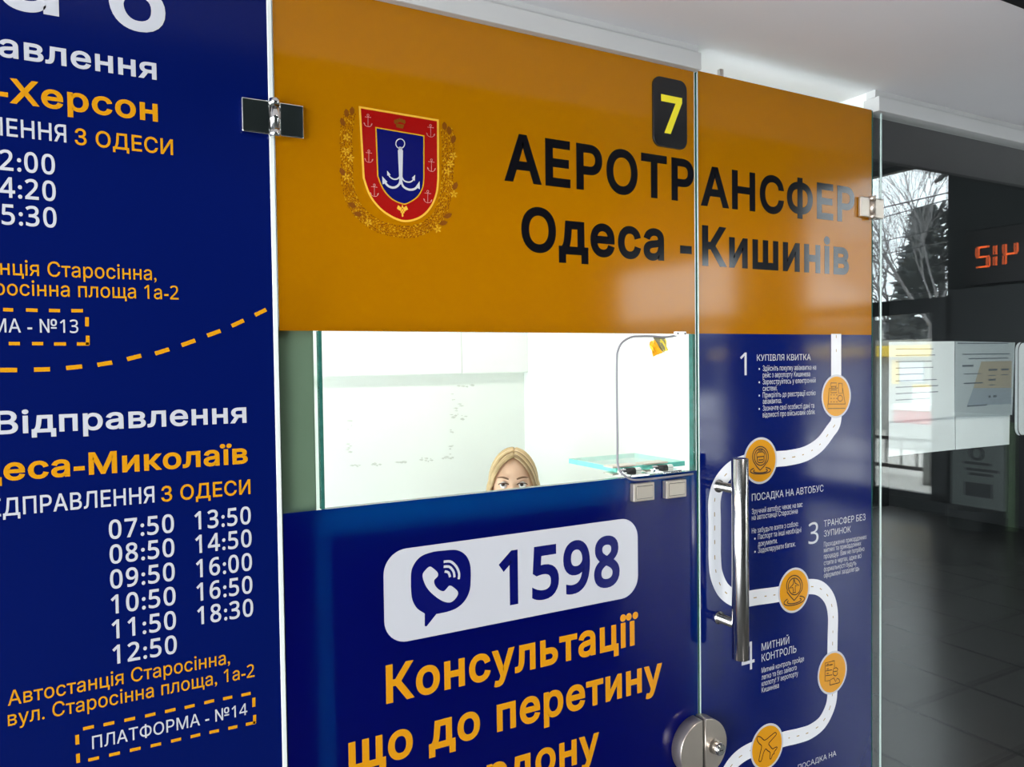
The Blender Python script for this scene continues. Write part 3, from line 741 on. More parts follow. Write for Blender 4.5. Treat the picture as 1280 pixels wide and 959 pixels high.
small(CC, [('Митний контроль пройде', (142, 325), (425, 250)), ('легко та без зайвого', (142, 372), (376, 308)), ('клопоту! У аеропорту', (142, 415), (385, 348)), ('Кишинева', (142, 458), (257, 428))], SC)
lettering(dr, 'ПОСАДКА НА', CC(385, 964), CC(641, 893), CC(610, 857), wp, ref='Н', weight=0.0)

# bar handle
hy = -0.062; hx = F(925.3, 700, hy)[0]
hz1 = F(925.3, 573, hy)[1]; hz0 = F(925.3, 824, hy)[1]
hd = obj('handle', tube(bmesh.new(), [(hx, hy, hz0), (hx, hy, hz0 + .0015), (hx, hy, hz1 - .0015), (hx, hy, hz1)], [.0155, .017, .017, .0155], 32), M['steel'], dr); hd['label'] = 'round steel bar handle'
for py in (607, 771):
    pz = F(902, py)[1]
    bm = tube(bmesh.new(), [(hx, -0.001, pz), (hx, -0.004, pz), (hx, -0.0045, pz), (hx, hy + .012, pz)], [.0135, .0135, .0095, .0095], 20)
    obj('handle_post', bm, M['steel'], hd)

# ------------------------------------------------------------------ fittings on the glass
def hinge(parent, x, z0, z1, wl, wr, mat, label):
    bm = bmesh.new()
    for a, b in ((x - .007 - wl, x - .007), (x + .007, x + .007 + wr)):
        box(bm, a, b, -0.010, -0.0018, z0 + .003, z1 - .003, 0.0022, seg=3)
        box(bm, a, b, 0.0125, 0.019, z0 + .003, z1 - .003, 0.0012)
    e = obj('hinge', bm, mat, parent); e['label'] = label
    obj('knuckle', tube(bmesh.new(), [(x, -.010, z0 + .012), (x, -.010, z1 - .012)], .0072, 20), mat, e)
    for zz in (z0, z1 - .010):
        obj('pin_cap', tube(bmesh.new(), [(x, -.010, zz), (x, -.010, zz + .010)], .0080, 20), mat, e)
hinge(lf, F(344, 150, -0.01)[0], F(344, 171.5, -0.01)[1], F(344, 124, -0.01)[1], 0.0405, 0.036, M['chrome'], 'black-reflecting chrome hinge')
hinge(dr, F(1090.5, 260, -0.01)[0], F(1090.5, 273.5, -0.01)[1], F(1090.5, 245.5, -0.01)[1], 0.034, 0.036, M['satin'], 'pale metal hinge')

# round lock across the seam
lk = empty('door_lock', (XM, 0, F(875, 935)[1] - .05), 'round split steel lock with key cylinder at the bottom of the door seam', 'lock')
ly = -0.030
cxl, czl = F(880.5, 936, ly); rl = 0.0585
def halfdisc(x0, side, r, cz, n=28):
    return [(x0 + side * r * math.cos(math.radians(a)), cz + r * math.sin(math.radians(a))) for a in [(-90 + 180*k/n) for k in range(n+1)]]
obj('lock_case', prism(bmesh.new(), halfdisc(cxl - .0035, -1, rl, czl), ly, -0.0016, bev=.0014), M['satin'], lk, True)['label'] = 'left half of the lock'
obj('lock_case', prism(bmesh.new(), halfdisc(cxl + .0035, 1, rl, czl), ly, -0.0016, bev=.0014), M['satin'], lk, True)['label'] = 'right half of the lock with the key cylinder'
obj('gap_strip', B(cxl - .0034, cxl + .0034, ly + .006, -0.0016, czl - rl + .003, czl + rl - .003), M['dark_gap'], lk)
kx, kz = F(893, 933, ly)
kb = obj('key_cylinder', tube(bmesh.new(), [(kx, ly, kz), (kx, ly - .018, kz), (kx, ly - .020, kz)], [.0150, .0118, .0105], 28), M['steel'], lk)
obj('key_disc', tube(bmesh.new(), [(kx, ly - .0198, kz), (kx, ly - .0208, kz)], .0085, 24), M['chrome'], kb)
obj('key_slot', B(kx - .0045, kx + .0045, ly - .0212, ly - .0206, kz - .0009, kz + .0009), M['dark_gap'], kb)
for o in lk.children:
    if o.name.startswith('lock_case'):
        for p in o.data.polygons: p.use_smooth = abs(p.normal.y) < 0.9

# hatch pane lying inwards at the sill with its two clamp hinges
sy0 = 0.045; sz = 1.331
sx0 = F(770, 588, sy0)[0]; sx1 = F(856, 579, sy0)[0]
bm = B(sx0, sx1, sy0, sy0 + 0.17, sz - .005, sz + .005); bm.normal_update()
for f in bm.faces:
    if abs(f.normal.z) < .5: f.material_index = 1
tag(obj('glass_hatch', bm, [M['glass'], M['shelf_edge']]), 'small clear glass hatch folded flat inside the ticket window', 'glass hatch')
def clamp(px0, px1, py0, py1, label):
    yf = -0.015
    x0 = F(px0, (py0+py1)/2, yf)[0]; x1 = F(px1, (py0+py1)/2, yf)[0]
    z1 = F((px0+px1)/2, py0, yf)[1]; z0 = F((px0+px1)/2, py1, yf)[1]
    e = empty('clamp_hinge', ((x0+x1)/2, 0, z0), label, 'hinge', 'clamp hinges on the sill')
    pb = obj('outer_plate', B(x0, x1, yf, -0.0018, z0, z1, 0.0015), M['satin'], e)
    obj('cover', B(x0 + .007, x1 - .005, yf - .0012, yf - .0001, z0 + .006, z1 - .006, .0004), M['satin'], pb)
    obj('groove', ribbon(bmesh.new(), rrect_pts(x0 + .0065, x1 - .0045, z0 + .0055, z1 - .0055, .0012, 3), .0009, yf - .0002, closed=True), M['dark_gap'], pb)
    obj('rear_plate', B(x0, x1, 0.0105, 0.017, z0, z1 - .002, 0.001), M['satin'], e)
    obj('bridge', B(x0 - .002, x1 - .006, -0.008, 0.016, OZ0 + .0005, OZ0 + .006, .001), M['chrome'], e)
    obj('knuckle', tube(bmesh.new(), [(x0 - .004, 0.026, OZ0 + .007), (x1 - .004, 0.026, OZ0 + .007)], .0065, 16), M['chrome'], e)
    obj('sleeve', tube(bmesh.new(), [(x0 + .010, 0.026, OZ0 + .007), (x1 - .018, 0.026, OZ0 + .007)], .0070, 16), M['dark_gap'], e)
    cl = obj('pane_clamp', B(x0 - .012, x1 - .004, 0.036, 0.068, sz + .0052, sz + .0085, .0008), M['satin'], e)
    obj('lower_jaw', B(x0 - .012, x1 - .004, 0.036, 0.068, sz - .0085, sz - .0052, .0008), M['satin'], cl)
    return e
clamp(792.5, 818.3, 604, 626.7, 'square steel clamp hinge on the window sill, left of the pair')
clamp(833.3, 858.3, 600.4, 622.5, 'square steel clamp hinge on the window sill, nearest the door seam')

# cable, contact, hanging paper tag
def FY(px, py, y): x, z = F(px, py, y); return Vector((x, y, z))
pts = [FY(845, 419.5, -.003), FY(832, 421.5, -.003), FY(815, 420.5, -.003), FY(800, 420.5, -.003), FY(789, 421.5, -.003), FY(778, 428, -.002), FY(772.5, 438, -.001), FY(771, 452, 0), FY(771, 500, .002), FY(771.8, 550, .002), FY(772, 578, .001), FY(775, 589, -.003), FY(782, 595.5, -.005), FY(792, 600, -.010), FY(812, 599, -.012), FY(838, 596, -.012), FY(858, 593.5, -.010), FY(866, 592.5, -.004)]
tag(obj('sensor_cable', tube(bmesh.new(), smooth_path(pts, 6), 0.0021, 10), M['cable'], None, True), 'thin grey cable looping down the right side of the ticket window', 'cable')
cs = empty('contact_sensor', (F(850, 420)[0], 0, F(850, 420)[1]), 'small white contact sensor on the lower edge of the yellow film', 'sensor')
a = F(845.5, 419.5, -.010); b = F(858, 414.5, -.010)
obj('housing', B(a[0], b[0], -.010, -.0016, a[1], b[1], .001), M['white_plastic'], cs)
for fx in (.14, .86):
    xx = a[0] + (b[0]-a[0])*fx; zz = (a[1]+b[1])/2
    obj('screw', tube(bmesh.new(), [(xx, -.0095, zz), (xx, -.0108, zz)], .0017, 10), M['dark_gap'], cs)
pt = empty('paper_tag', (F(823, 424)[0], -0.002, F(823, 424)[1]), 'crumpled orange paper tag hanging from the cable above the ticket window', 'tag')
def crumple(conv_pts, y, amp, seed):
    bm = bmesh.new(); q = [FY(*p, y) for p in conv_pts]; n = 5; rr = random.Random(seed)
    g = [[bm.verts.new(q[0]*(1-u/n)*(1-v/n) + q[1]*(u/n)*(1-v/n) + q[2]*(u/n)*(v/n) + q[3]*(1-u/n)*(v/n) + Vector((0, rr.uniform(-amp, amp), 0))) for v in range(n+1)] for u in range(n+1)]
    for u in range(n):
        for v in range(n): bm.faces.new((g[u][v], g[u+1][v], g[u+1][v+1], g[u][v+1]))
    r = bmesh.ops.extrude_face_region(bm, geom=bm.faces[:]); bmesh.ops.translate(bm, vec=(0, .0006, 0), verts=[x for x in r['geom'] if isinstance(x, bmesh.types.BMVert)])
    bmesh.ops.recalc_face_normals(bm, faces=bm.faces[:])
    return bm
obj('orange_fold', crumple([(811.5, 428), (818, 425), (828, 441), (816.5, 446)], -.004, .0025, 1), M['orange_paper'], pt)
obj('yellow_fold', crumple([(822, 424), (832, 424), (835, 438), (829, 440)], -.001, .002, 2), M['yellow_paper'], pt)['label'] = 'yellow fold'
obj('tape_strip', crumple([(816, 421.5), (832, 421.5), (831, 441), (826.5, 438)], -.0015, .0015, 3), M['tape'], pt)['label'] = 'brown strip of tape'
tag(obj('door_stop', B(F(903, 90)[0] - .005, F(903, 90)[0] + .005, 0.001, 0.010, TOP + .0002, TOP + .016, .001), M['steel']), 'small steel stop standing in the bright gap on top of the glass door', 'door stop')
# grey post behind the glass
bm = B(0.205, 0.3215, 0.0128, 0.056, 0, OZ1 + .006, .002); 
tag(obj('grey_post', bm, M['post']), 'grey upright post behind the glass at the left of the ticket window', 'post')

# scuffs of old glue on the booth's back wall
def back(px, py): x, z = F(px, py, 1.6715); return x, z
def S6(x, y): return back(340 + x / 3.69, 400 + y / 3.69)
rr = random.Random(11)
bm = bmesh.new()
for sx, sy, n, dx, dy in ((850, 400, 14, 28, 60), (870, 450, 4, 40, 8), (828, 510, 3, 5, 14), (828, 590, 4, 8, 30), (812, 632, 9, 26, 8), (710, 645, 8, 26, 8), (600, 655, 6, 26, 6), (487, 667, 7, 26, 6), (385, 672, 5, 22, 6), (355, 490, 4, 12, 26), (358, 600, 5, 10, 30), (890, 305, 5, 40, 6)):
    for k in range(n):
        cx, cy = sx + rr.uniform(-dx, dx), sy + rr.uniform(-dy, dy); w = rr.uniform(4, 14); h = rr.uniform(2, 5)
        poly(bm, [S6(cx - w, cy), S6(cx, cy - h), S6(cx + w, cy - 1), S6(cx + w*.3, cy + h)], 1.6712 - .00001*k)
tag(obj('glue_scuffs', bm, M['scuff']), 'faint grey glue scuffs on the white back wall of the booth', 'marks', kind='stuff')

# ------------------------------------------------------------------ right glass pane and what is behind it
gp = empty('glass_partition', (2.6, 0.005, 0), 'tall clear glass pane mirroring the street at the far right', 'glass partition')
slab('glass_sheet', XR + 0.001, 3.6, 0.0, TOP, gp, gm='mirror_glass')
obj('edge_glow_strip', B(1.682, 1.6865, -0.003, -0.0004, 0, TOP, .0008), M['edge_light'], gp)['label'] = 'pale upright strip on the pane, standing for a glowing glass edge'  # pale strip added on the pane front, coloured like a glass edge that glows
def P(px, py, y=.02): return F(px, py, y)
def sheet(name, quad, y, mat, parent=None, t=.0006):
    bm = prism(bmesh.new(), [F(*q, y) for q in quad], y, y + t)
    return obj(name, bm, mat, parent)
def N7(x, y): return 1090 + x / 5.047, 410 + y / 5.047
def notice(q, y, label):
    c = F(*q[3], y); e = empty('paper_notice', (c[0], y, c[1]), label, 'notice', 'paper notices behind the right pane')
    sheet('paper', q, y, M['paper'], e)
    return e
# lower white sheet pair, then the sleeved notices in front of them
e = notice([N7(108, 540), N7(522, 530), N7(525, 768), N7(106, 812)], .030, 'plain grey white sheet behind the mirroring pane, hanging below the left sleeved notice')
e = notice([N7(527, 530), N7(870, 510), N7(866, 735), N7(529, 768)], .030, 'plain grey white sheet behind the mirroring pane, hanging below the notice with a beige block')
e = notice([N7(108, 88), N7(522, 84), N7(520, 560), N7(106, 590)], .022, 'sleeved paper notice behind the pane over the mirrored street, left of the beige block notice')
bm = bmesh.new()
for k in range(9): box(bm, F(*N7(150, 120), .0215)[0], F(*N7(300 + 120*rr.random(), 120), .0215)[0], .0214, .0216, F(*N7(200, 130 + k*40), .0215)[1], F(*N7(200, 136 + k*40), .0215)[1])
obj('print_lines', bm, M['ink'], e)
e = notice([N7(527, 84), N7(902, 92), N7(884, 548), N7(522, 560)], .022, 'sleeved paper notice with a beige block, behind the mirroring pane')
sheet('beige_block', [N7(690, 212), N7(882, 208), N7(880, 378), N7(640, 380)], .0214, M['beige'], e, .0003)
sheet('grey_block', [N7(640, 380), N7(880, 378), N7(878, 480), N7(600, 490)], .0214, M['grey_print'], e, .0003)
bm = bmesh.new()
for (xa, xb, yy, h) in ((540, 860, 100, 6), (570, 870, 168, 6), (610, 860, 195, 6), (570, 640, 245, 12), (735, 790, 270, 12), (815, 862, 268, 12), (580, 690, 292, 5), (735, 780, 302, 5), (815, 860, 298, 5), (580, 700, 352, 8), (735, 780, 333, 12), (740, 775, 362, 5), (735, 748, 440, 14), (765, 785, 438, 14), (600, 725, 494, 8)):
    a = F(*N7(xa, yy), .0212); b = F(*N7(xb, yy - h), .0212)
    box(bm, a[0], b[0], .0210, .0213, F(*N7((xa+xb)/2, yy), .0212)[1], F(*N7((xa+xb)/2, yy - h), .0212)[1])
obj('print_lines', bm, M['ink'], e)
bm = prism(bmesh.new(), [F(*q, .0195) for q in (N7(525, 82), N7(905, 90), N7(888, 552), N7(523, 563))], .0195, .0200)
obj('plastic_sleeve', bm, M['plastic'], e)
# rounded white board at the frame's edge
c0 = F(1281, 428, .03); c1 = F(1272, 545, .03)
wb = empty('white_notice_board', (c0[0] + .1, .035, c1[1]), 'white rounded board with black rim behind the pane at the right edge', 'board')
bx0 = F(1272.5, 480, .03)[0]
obj('board', prism(bmesh.new(), rrect_pts(bx0, bx0 + .32, F(1274, 545, .03)[1], F(1274, 428, .03)[1], .025), .030, .038), M['paper'], wb)
obj('rim', ribbon(bmesh.new(), rrect_pts(bx0, bx0 + .32, F(1274, 545, .03)[1], F(1274, 428, .03)[1], .025), .004, .0295, closed=True), M['dark_gap'], wb)

# ------------------------------------------------------------------ hall things that the glass mirrors
# LED clock on the end wall
d0 = MX(1222, 322, X0 - .06); d1 = MX(1244, 320, X0 - .06)
ck = empty('led_clock', (X0 - .03, d0.y + .55, d0.z - .35), 'black wall clock with orange red digits mirrored in the right pane', 'clock')
hgt = MX(1230, 308, X0 - .06).z - MX(1230, 335, X0 - .06).z
obj('case', B(X0 - .055, X0 - .001, d0.y - .12, d0.y + 1.25, d0.z - hgt*.5 - .16, d0.z + hgt*.5 + .16, .008), M['led_case'], ck)
SEG = {'1': 'bc', '2': 'abged', '4': 'fgbc'}
def digit(ch, yl, z0, w, h):
    # read from the hall: left to right runs towards -y
    bm = bmesh.new(); t = h * .085; g = t*.6
    mid = z0 + h/2
    S_ = {'a': (g, w-g, h-t, h), 'd': (g, w-g, 0, t), 'g': (g, w-g, h/2-t/2, h/2+t/2), 'f': (0, t, h/2+g, h-g), 'b': (w-t, w, h/2+g, h-g), 'e': (0, t, g, h/2-g), 'c': (w-t, w, g, h/2-g)}
    for s in SEG[ch]:
        a, b, c, d = S_[s]; box(bm, X0 - .060, X0 - .055, yl - a, yl - b, z0 + c, z0 + d)
    obj('digit', bm, M['led'], ck)
ye = d0.y                                   # right-hand end of the reading
w = hgt * .52
zb = d0.z - hgt/2
w = MX(1238, 320, X0 - .06).y - ye
digit('2', ye + w, zb, w, hgt); digit('1', MX(1244, 318, X0 - .06).y + w, zb, w, hgt)
yc = MX(1256, 318, X0 - .06).y
digit('4', yc + w, zb, w, hgt); digit('1', yc + w*3.4, zb, w, hgt)
# stand with rounded foot by the end wall
s0 = MX(1228, 668, 6.85)
st = empty('info_stand', (6.9, -2.9, 0), 'grey standing kiosk with round emblem and curved foot mirrored in the right pane', 'stand')
sxp = 7.15
ya, yb = MX(1194, 600, sxp).y, MX(1262, 600, sxp).y
obj('panel', B(sxp - .05, sxp + .05, ya, yb, .10, 1.02, .01), M['kiosk_grey'], st)
n = 24; yc2 = (ya + yb) / 2; hw = abs(yb - ya) / 2
bm = bmesh.new()
outl = [(sxp + .06, yc2 + hw), (sxp + .06, yc2 - hw)] + [(sxp - .02 - .30*math.sin(math.pi*k/n), yc2 - hw*math.cos(math.pi*k/n)) for k in range(n+1)]
lo = [bm.verts.new((p[0], p[1], 0)) for p in outl]; hi = [bm.verts.new((p[0], p[1], .17)) for p in outl]
bm.faces.new(lo); bm.faces.new(hi)
for i in range(len(outl)): bm.faces.new((lo[i], lo[(i+1) % len(outl)], hi[(i+1) % len(outl)], hi[i]))
bmesh.ops.recalc_face_normals(bm, faces=bm.faces[:])
obj('curved_foot', bm, M['hall_dark'], st)
bm = bmesh.new(); em = MX(1222, 567, sxp - .055)
tube(bm, [(sxp - .056, em.y + .055*math.cos(t*math.pi/8), em.z + .055*math.sin(t*math.pi/8)) for t in range(17)], .012, 8)
obj('round_emblem', bm, M['hall_dark'], st)
bm = bmesh.new()
for (p0, p1, py) in ((1206, 1240, 578), (1208, 1250, 586), (1212, 1242, 592)):
    a, b = MX(p0, py, sxp - .055), MX(p1, py, sxp - .055); box(bm, sxp - .054, sxp - .0505, a.y, b.y, a.z - .012, a.z + .012)
a, b = MX(1207, 602, sxp - .055), MX(1241, 624, sxp - .055); box(bm, sxp - .054, sxp - .0505, a.y, b.y, a.z, b.z)
obj('print_lines', bm, M['hall_dark'], st)
a, b = MX(1263, 545, sxp), MX(1268, 655, sxp)
tag(obj('green_strip', B(sxp - .03, sxp + .03, a.y, a.y - .06 if b.y < a.y else a.y + .06, 0, a.z + .12, .005), M['green']), 'dull green upright strip beside the mirrored grey kiosk', 'post')

# ------------------------------------------------------------------ street outside the end wall
tag(obj('pavement', B(X0 + .18, 45, -40, 12, -.12, -.02), M['pave']), 'pale street paving mirrored in the right pane', 'pavement', kind='structure')
# railing
RX = 9.4
y0, y1 = -1.0, -14.0
fr = empty('street_railing', (RX, -6, -.02), 'dark street railing with thin upright bars mirrored in the right pane', 'railing')
zt = MX(1130, 549, RX).z; zb = max(.1, MX(1130, 594, RX).z)
bm = bmesh.new()
for z in (zt, zb): box(bm, RX - .02, RX + .02, y1, y0, z - .022, z + .022)
obj('rails', bm, M['rail_dark'], fr)
for k in range(60):
    yy = y0 - .22*k
    if yy < y1: break
    obj('bar', tube(bmesh.new(), [(RX, yy, -.02 if k % 8 == 0 else zb), (RX, yy, zt)], .013 if k % 8 else .03, 8), M['rail_dark'], fr)
for px in (1161, 1174):
    p = MX(px, 590, RX - .4)
    tag(obj('white_bollard', tube(bmesh.new(), [(p.x, p.y, -.02), (p.x, p.y, zt), (p.x, p.y, zt + .03)], [.06, .06, .03], 16), M['kiosk_white'], None, True), 'white bollard before the mirrored railing, ' + ('left of two' if px == 1161 else 'right of two'), 'bollard', 'white bollards')
# kiosk with yellow fascia
KX = 15.0
kk = empty('street_kiosk', (KX, -9, -.02), 'pale street kiosk with a yellow fascia mirrored in the right pane', 'kiosk')
ka, kb_ = MX(1060, 440, KX).y, MX(1172, 440, KX).y
zf0, zf1 = MX(1140, 446, KX).z, MX(1140, 432, KX).z
obj('body', B(KX, KX + 2, ka - 4, kb_, -.02, zf0), M['kiosk_white'], kk)
obj('fascia', B(KX - .3, KX + 2.1, ka - 4, kb_ + .1, zf0, zf1, .02), M['kiosk_yellow'], kk)
obj('roof', B(KX - .2, KX + 2, ka - 3.9, kb_, zf1, zf1 + .12), M['kiosk_white'], kk)
a, b = MX(1117, 450, KX), MX(1125, 480, KX)
obj('yellow_column', B(KX - .05, KX - .001, a.y, b.y, b.z, a.z), M['kiosk_yellow'], kk)
a, b = MX(1127, 452, KX), MX(1156, 478, KX)
obj('poster', B(KX - .04, KX - .001, a.y, b.y, b.z, a.z), M['grey_print'], kk)
BX = 13.4
bd = empty('street_board', (BX, MX(1158, 500, BX).y, -.02), 'white notice board with yellow top edge before the mirrored kiosk', 'board')
a, b = MX(1141, 484, BX), MX(1179, 508, BX)
obj('panel', B(BX, BX + .05, a.y, b.y, b.z, a.z), M['white_wall'], bd); obj('top_edge', B(BX - .01, BX + .06, a.y, b.y, a.z, a.z + .05), M['kiosk_yellow'], bd)
obj('leg', B(BX, BX + .05, (a.y+b.y)/2 - .04, (a.y+b.y)/2 + .04, -.02, b.z), M['kiosk_white'], bd)
QX = 12.2
br = empty('road_barrier', (QX, MX(1146, 530, QX).y, -.02), 'red road barrier with white top rail mirrored in the right pane', 'barrier')
a, b = MX(1117, 512, QX), MX(1180, 533, QX)
obj('panel', B(QX, QX + .3, a.y, b.y, max(b.z, .05), a.z, .02), M['barrier_red'], br)
t2 = MX(1117, 505, QX); obj('top_rail', B(QX - .02, QX + .32, t2.y, b.y, a.z, t2.z, .01), M['white_wall'], br)
obj('foot', B(QX - .05, QX + .35, a.y - .1, b.y + .1, -.02, max(b.z, .06), .01), M['kiosk_white'], br)
# far building, trees, overhead wires
FX = 26
fb = empty('far_building', (FX + 2, -20, -.02), 'dark low building with pale windows far behind the mirrored kiosk', 'building')
obj('wall', B(FX, FX + 4, -45, 2, -.02, MX(1140, 398, FX).z), M['far_wall'], fb)
for (p0, q0, p1, q1) in ((1147, 413, 1168, 423), (1100, 410, 1116, 424), (1060, 412, 1080, 424)):
    a, b = MX(p0, q0, FX), MX(p1, q1, FX); obj('window', B(FX - .05, FX + .01, a.y, b.y, b.z, a.z), M['kiosk_white'], fb)
def tree(base, hgt, seed, label, spread=.55, depth=6, r0=.075):
    rr = random.Random(seed); bm = bmesh.new()
    def grow(p, d, ln, r, k):
        q = p + d * ln; m = p + d*ln*.5 + Vector((rr.uniform(-1, 1), rr.uniform(-1, 1), rr.uniform(-.3, .3)))*ln*.06
        tube(bm, [p, m, q], [r, r*.85, r*.7], 5, cap=False)
        if k == 0: return
        for i in range(3 if k > 1 else 2):
            nd = (d + Vector((rr.uniform(-1, 1), rr.uniform(-1, 1), rr.uniform(-.35, .75)))*spread).normalized()
            grow(p + d*ln*rr.uniform(.6, 1), nd, ln*rr.uniform(.62, .85), r*.6, k-1)
    grow(Vector(base), Vector((0, 0, 1)), hgt*.26, r0, depth)
    return tag(obj('bare_tree', bm, M['bark']), label, 'tree', 'bare street trees')
TX = 18.0
a = MX(1165, 400, TX); tree((TX, a.y, -.02), 9.0, 4, 'bare branching tree against the grey sky, mirrored nearest the dark jamb')
a = MX(1110, 400, TX + 3); tree((TX + 3, a.y, -.02), 8.5, 9, 'bare branching tree mirrored beside the right hinge')
a = MX(1135, 400, 34); tree((34, a.y, -.02), 15, 12, 'bare branching tree mirrored low behind the wires')
cf = empty('conifer', (21, MX(1180, 400, 21).y, -.02), 'dense dark conifer mirrored close to the dark jamb', 'tree')
a = MX(1178, 400, 21); top = MX(1172, 262, 21).z
bm = bmesh.new(); rr = random.Random(5)
for k in range(3200):
    t = rr.random() ** .8; z = 1.2 + (top - 1.2)*t; rad = (1 - t)*1.1 + .45; an = rr.uniform(0, 6.283); r_ = rad*math.sqrt(rr.random())
    p = Vector((a.x + r_*math.cos(an), a.y + r_*math.sin(an)*1.0, z)); d = Vector((math.cos(an), math.sin(an), rr.uniform(-.2, .5))).normalized(); n_ = d.orthogonal().normalized(); ln = rr.uniform(.2, .45)
    v = [bm.verts.new(p), bm.verts.new(p + d*ln*.5 + n_*ln*.25), bm.verts.new(p + d*ln), bm.verts.new(p + d*ln*.5 - n_*ln*.25)]
    bm.faces.new(v)
obj('foliage', bm, M['needle'], cf); obj('trunk', tube(bmesh.new(), [(a.x, a.y, -.02), (a.x, a.y, top - .5)], [.2, .04], 8), M['bark'], cf)
def wire(p, q, X, r, label):
    A_, B_ = MX(*p, X), MX(*q, X); d = B_ - A_; A2, B2 = A_ - d*2, B_ + d*2
    tag(obj('overhead_wire', tube(bmesh.new(), [A2, B2], r, 6), M['wire']), label, 'wire', 'overhead wires')
wire((1145, 197), (1196, 223), 12, .014, 'overhead wire with an insulator, mirrored highest in the right pane')
wire((1111, 258), (1198, 238), 13, .011, 'overhead wire mirrored just above the right hinge')
wire((1111, 270), (1198, 246), 14.4, .011, 'overhead wire mirrored level with the right hinge')
wire((1111, 300), (1165, 288), 14, .009, 'overhead wire mirrored below the right hinge')
wire((1113, 316), (1160, 307), 14, .009, 'overhead wire mirrored lowest against the grey sky')
a = MX(1183, 217, 12)
tag(obj('wire_insulator', tube(bmesh.new(), [a + Vector((0, .18, .1)), a + Vector((0, .08, .05)), a, a - Vector((0, .08, .05)), a - Vector((0, .18, .1))], [.02, .05, .03, .05, .02], 10), M['wire'], None, True), 'dark insulator on the highest mirrored overhead wire', 'insulator')

# ------------------------------------------------------------------ the cashier
HD = Vector((1.262, 1.035, 1.146))           # head centre
RZ = math.radians(-31)
pr = empty('person', (1.262, 1.06, 0.0), 'blonde person seated inside the booth, only forehead and eyes above the blue sill', 'person', rz=RZ)
# local frame: origin on the floor under the head, face towards -y
hc = Vector((0, -0.02, HD.z))
def skin_mesh(verts, edges, radii, sub=2):
    me = bpy.data.meshes.new('sk'); me.from_pydata(verts, edges, []); o = bpy.data.objects.new('sk', me); COL.objects.link(o)
    md = o.modifiers.new('s', 'SKIN'); md.use_smooth_shade = True
    for i, r in enumerate(radii): me.skin_vertices[0].data[i].radius = (r, r)
    me.skin_vertices[0].data[0].use_root = True
    if sub: ss = o.modifiers.new('u', 'SUBSURF'); ss.levels = sub; ss.render_levels = sub
    bpy.context.view_layer.update()
    r = bpy.data.meshes.new_from_object(o.evaluated_get(bpy.context.evaluated_depsgraph_get()))
    bpy.data.objects.remove(o); bpy.data.meshes.remove(me); return r
V, Ed, Rr = [], [], []
def chain(start, pts):
    i = start
    for p, r in pts:
        V.append(Vector(p)); Rr.append(r); j = len(V) - 1
        if i is not None: Ed.append((i, j))
        i = j
    return i
pel = chain(None, [((0, .03, .52), .115)])
ch = chain(pel, [((0, .04, .64), .10), ((0, .045, .76), .112), ((0, .04, .87), .098)])
nk = chain(ch, [((0, .025, .965), .052), ((0, .0, 1.03), .048)])
for s in (1, -1):
    kn = chain(pel, [((s*.09, -.02, .50), .085), ((s*.12, -.22, .50), .075), ((s*.12, -.42, .49), .058), ((s*.12, -.40, .28), .052), ((s*.12, -.39, .10), .038), ((s*.125, -.42, .045), .036), ((s*.13, -.52, .035), .032)])
    sh = chain(ch, [((s*.10, .045, .90), .062), ((s*.165, .045, .88), .056)])
    wr = chain(sh, [((s*.20, .03, .74), .043), ((s*.215, .0, .63), .038), ((s*.17, -.13, .595), .032), ((s*.125, -.22, .60), .025), ((s*.115, -.25, .602), .027), ((s*.11, -.29, .60), .027)])
    for k, ln in enumerate((.068, .078, .072, .055)):
        ox = (k - 1.5)*.019*s
        chain(wr, [((s*.11 - ox, -.315, .600), .0095), ((s*.11 - ox*1.08, -.315 - ln*.45, .597), .0085), ((s*.11 - ox*1.1, -.315 - ln*.95, .583), .0075)])
    chain(wr - 1, [((s*.11 - s*.032, -.272, .594), .0105), ((s*.11 - s*.048, -.298, .588), .0095), ((s*.11 - s*.052, -.322, .583), .008)])
body = skin_mesh(V, Ed, Rr, 1)
# head: shaped sphere
bm = bmesh.new(); bmesh.ops.create_uvsphere(bm, u_segments=64, v_segments=48, radius=1)
def g(v, c, s): return math.exp(-((v - c) / s) ** 2)
for v in bm.verts:
    x, y, z = v.co
    w = .073 * (1 - .26*max(0, -z)**1.3)
    dpt = .088 if y < 0 else .096
    p = Vector((x*w, y*dpt, z*(.102 if z > 0 else .112)))
    if y < 0:
        fr_ = -y
        xx, zz = p.x, p.z
        p.y += fr_*.010*(z > -.9)*g(zz, .0, .06)                                # flatter face
        p.y += .011*sum(g(xx, s*.031, .016)*g(zz, .004, .013) for s in (1, -1))  # sockets
        p.y -= .005*sum(g(xx, s*.030, .022)*g(zz, .024, .009) for s in (1, -1))  # brow
        p.y -= .021*g(xx, 0, .011)*g(zz, -.034, .015) + .010*g(xx, 0, .009)*g(zz, -.012, .020)  # nose
        p.y -= .006*g(xx, 0, .022)*g(zz, -.066, .010)                            # lips
        p.y -= .008*g(xx, 0, .020)*g(zz, -.100, .014)                            # chin
        p.y -= .004*sum(g(xx, s*.042, .018)*g(zz, -.025, .018) for s in (1, -1)) # cheeks
    v.co = hc + p
for s in (1, -1):                                                                # ears
    r = bmesh.ops.create_uvsphere(bm, u_segments=12, v_segments=10, radius=1)
    for v in r['verts']: v.co = hc + Vector((s*.073 + v.co.x*.008, .012 + v.co.y*.018, -.012 + v.co.z*.031))
bm.from_mesh(body)
me = bpy.data.meshes.new('b'); bm.to_mesh(me); bm.free()
tmp = bpy.data.objects.new('b', me); COL.objects.link(tmp)
rm = tmp.modifiers.new('r', 'REMESH'); rm.mode = 'VOXEL'; rm.voxel_size = 0.0036
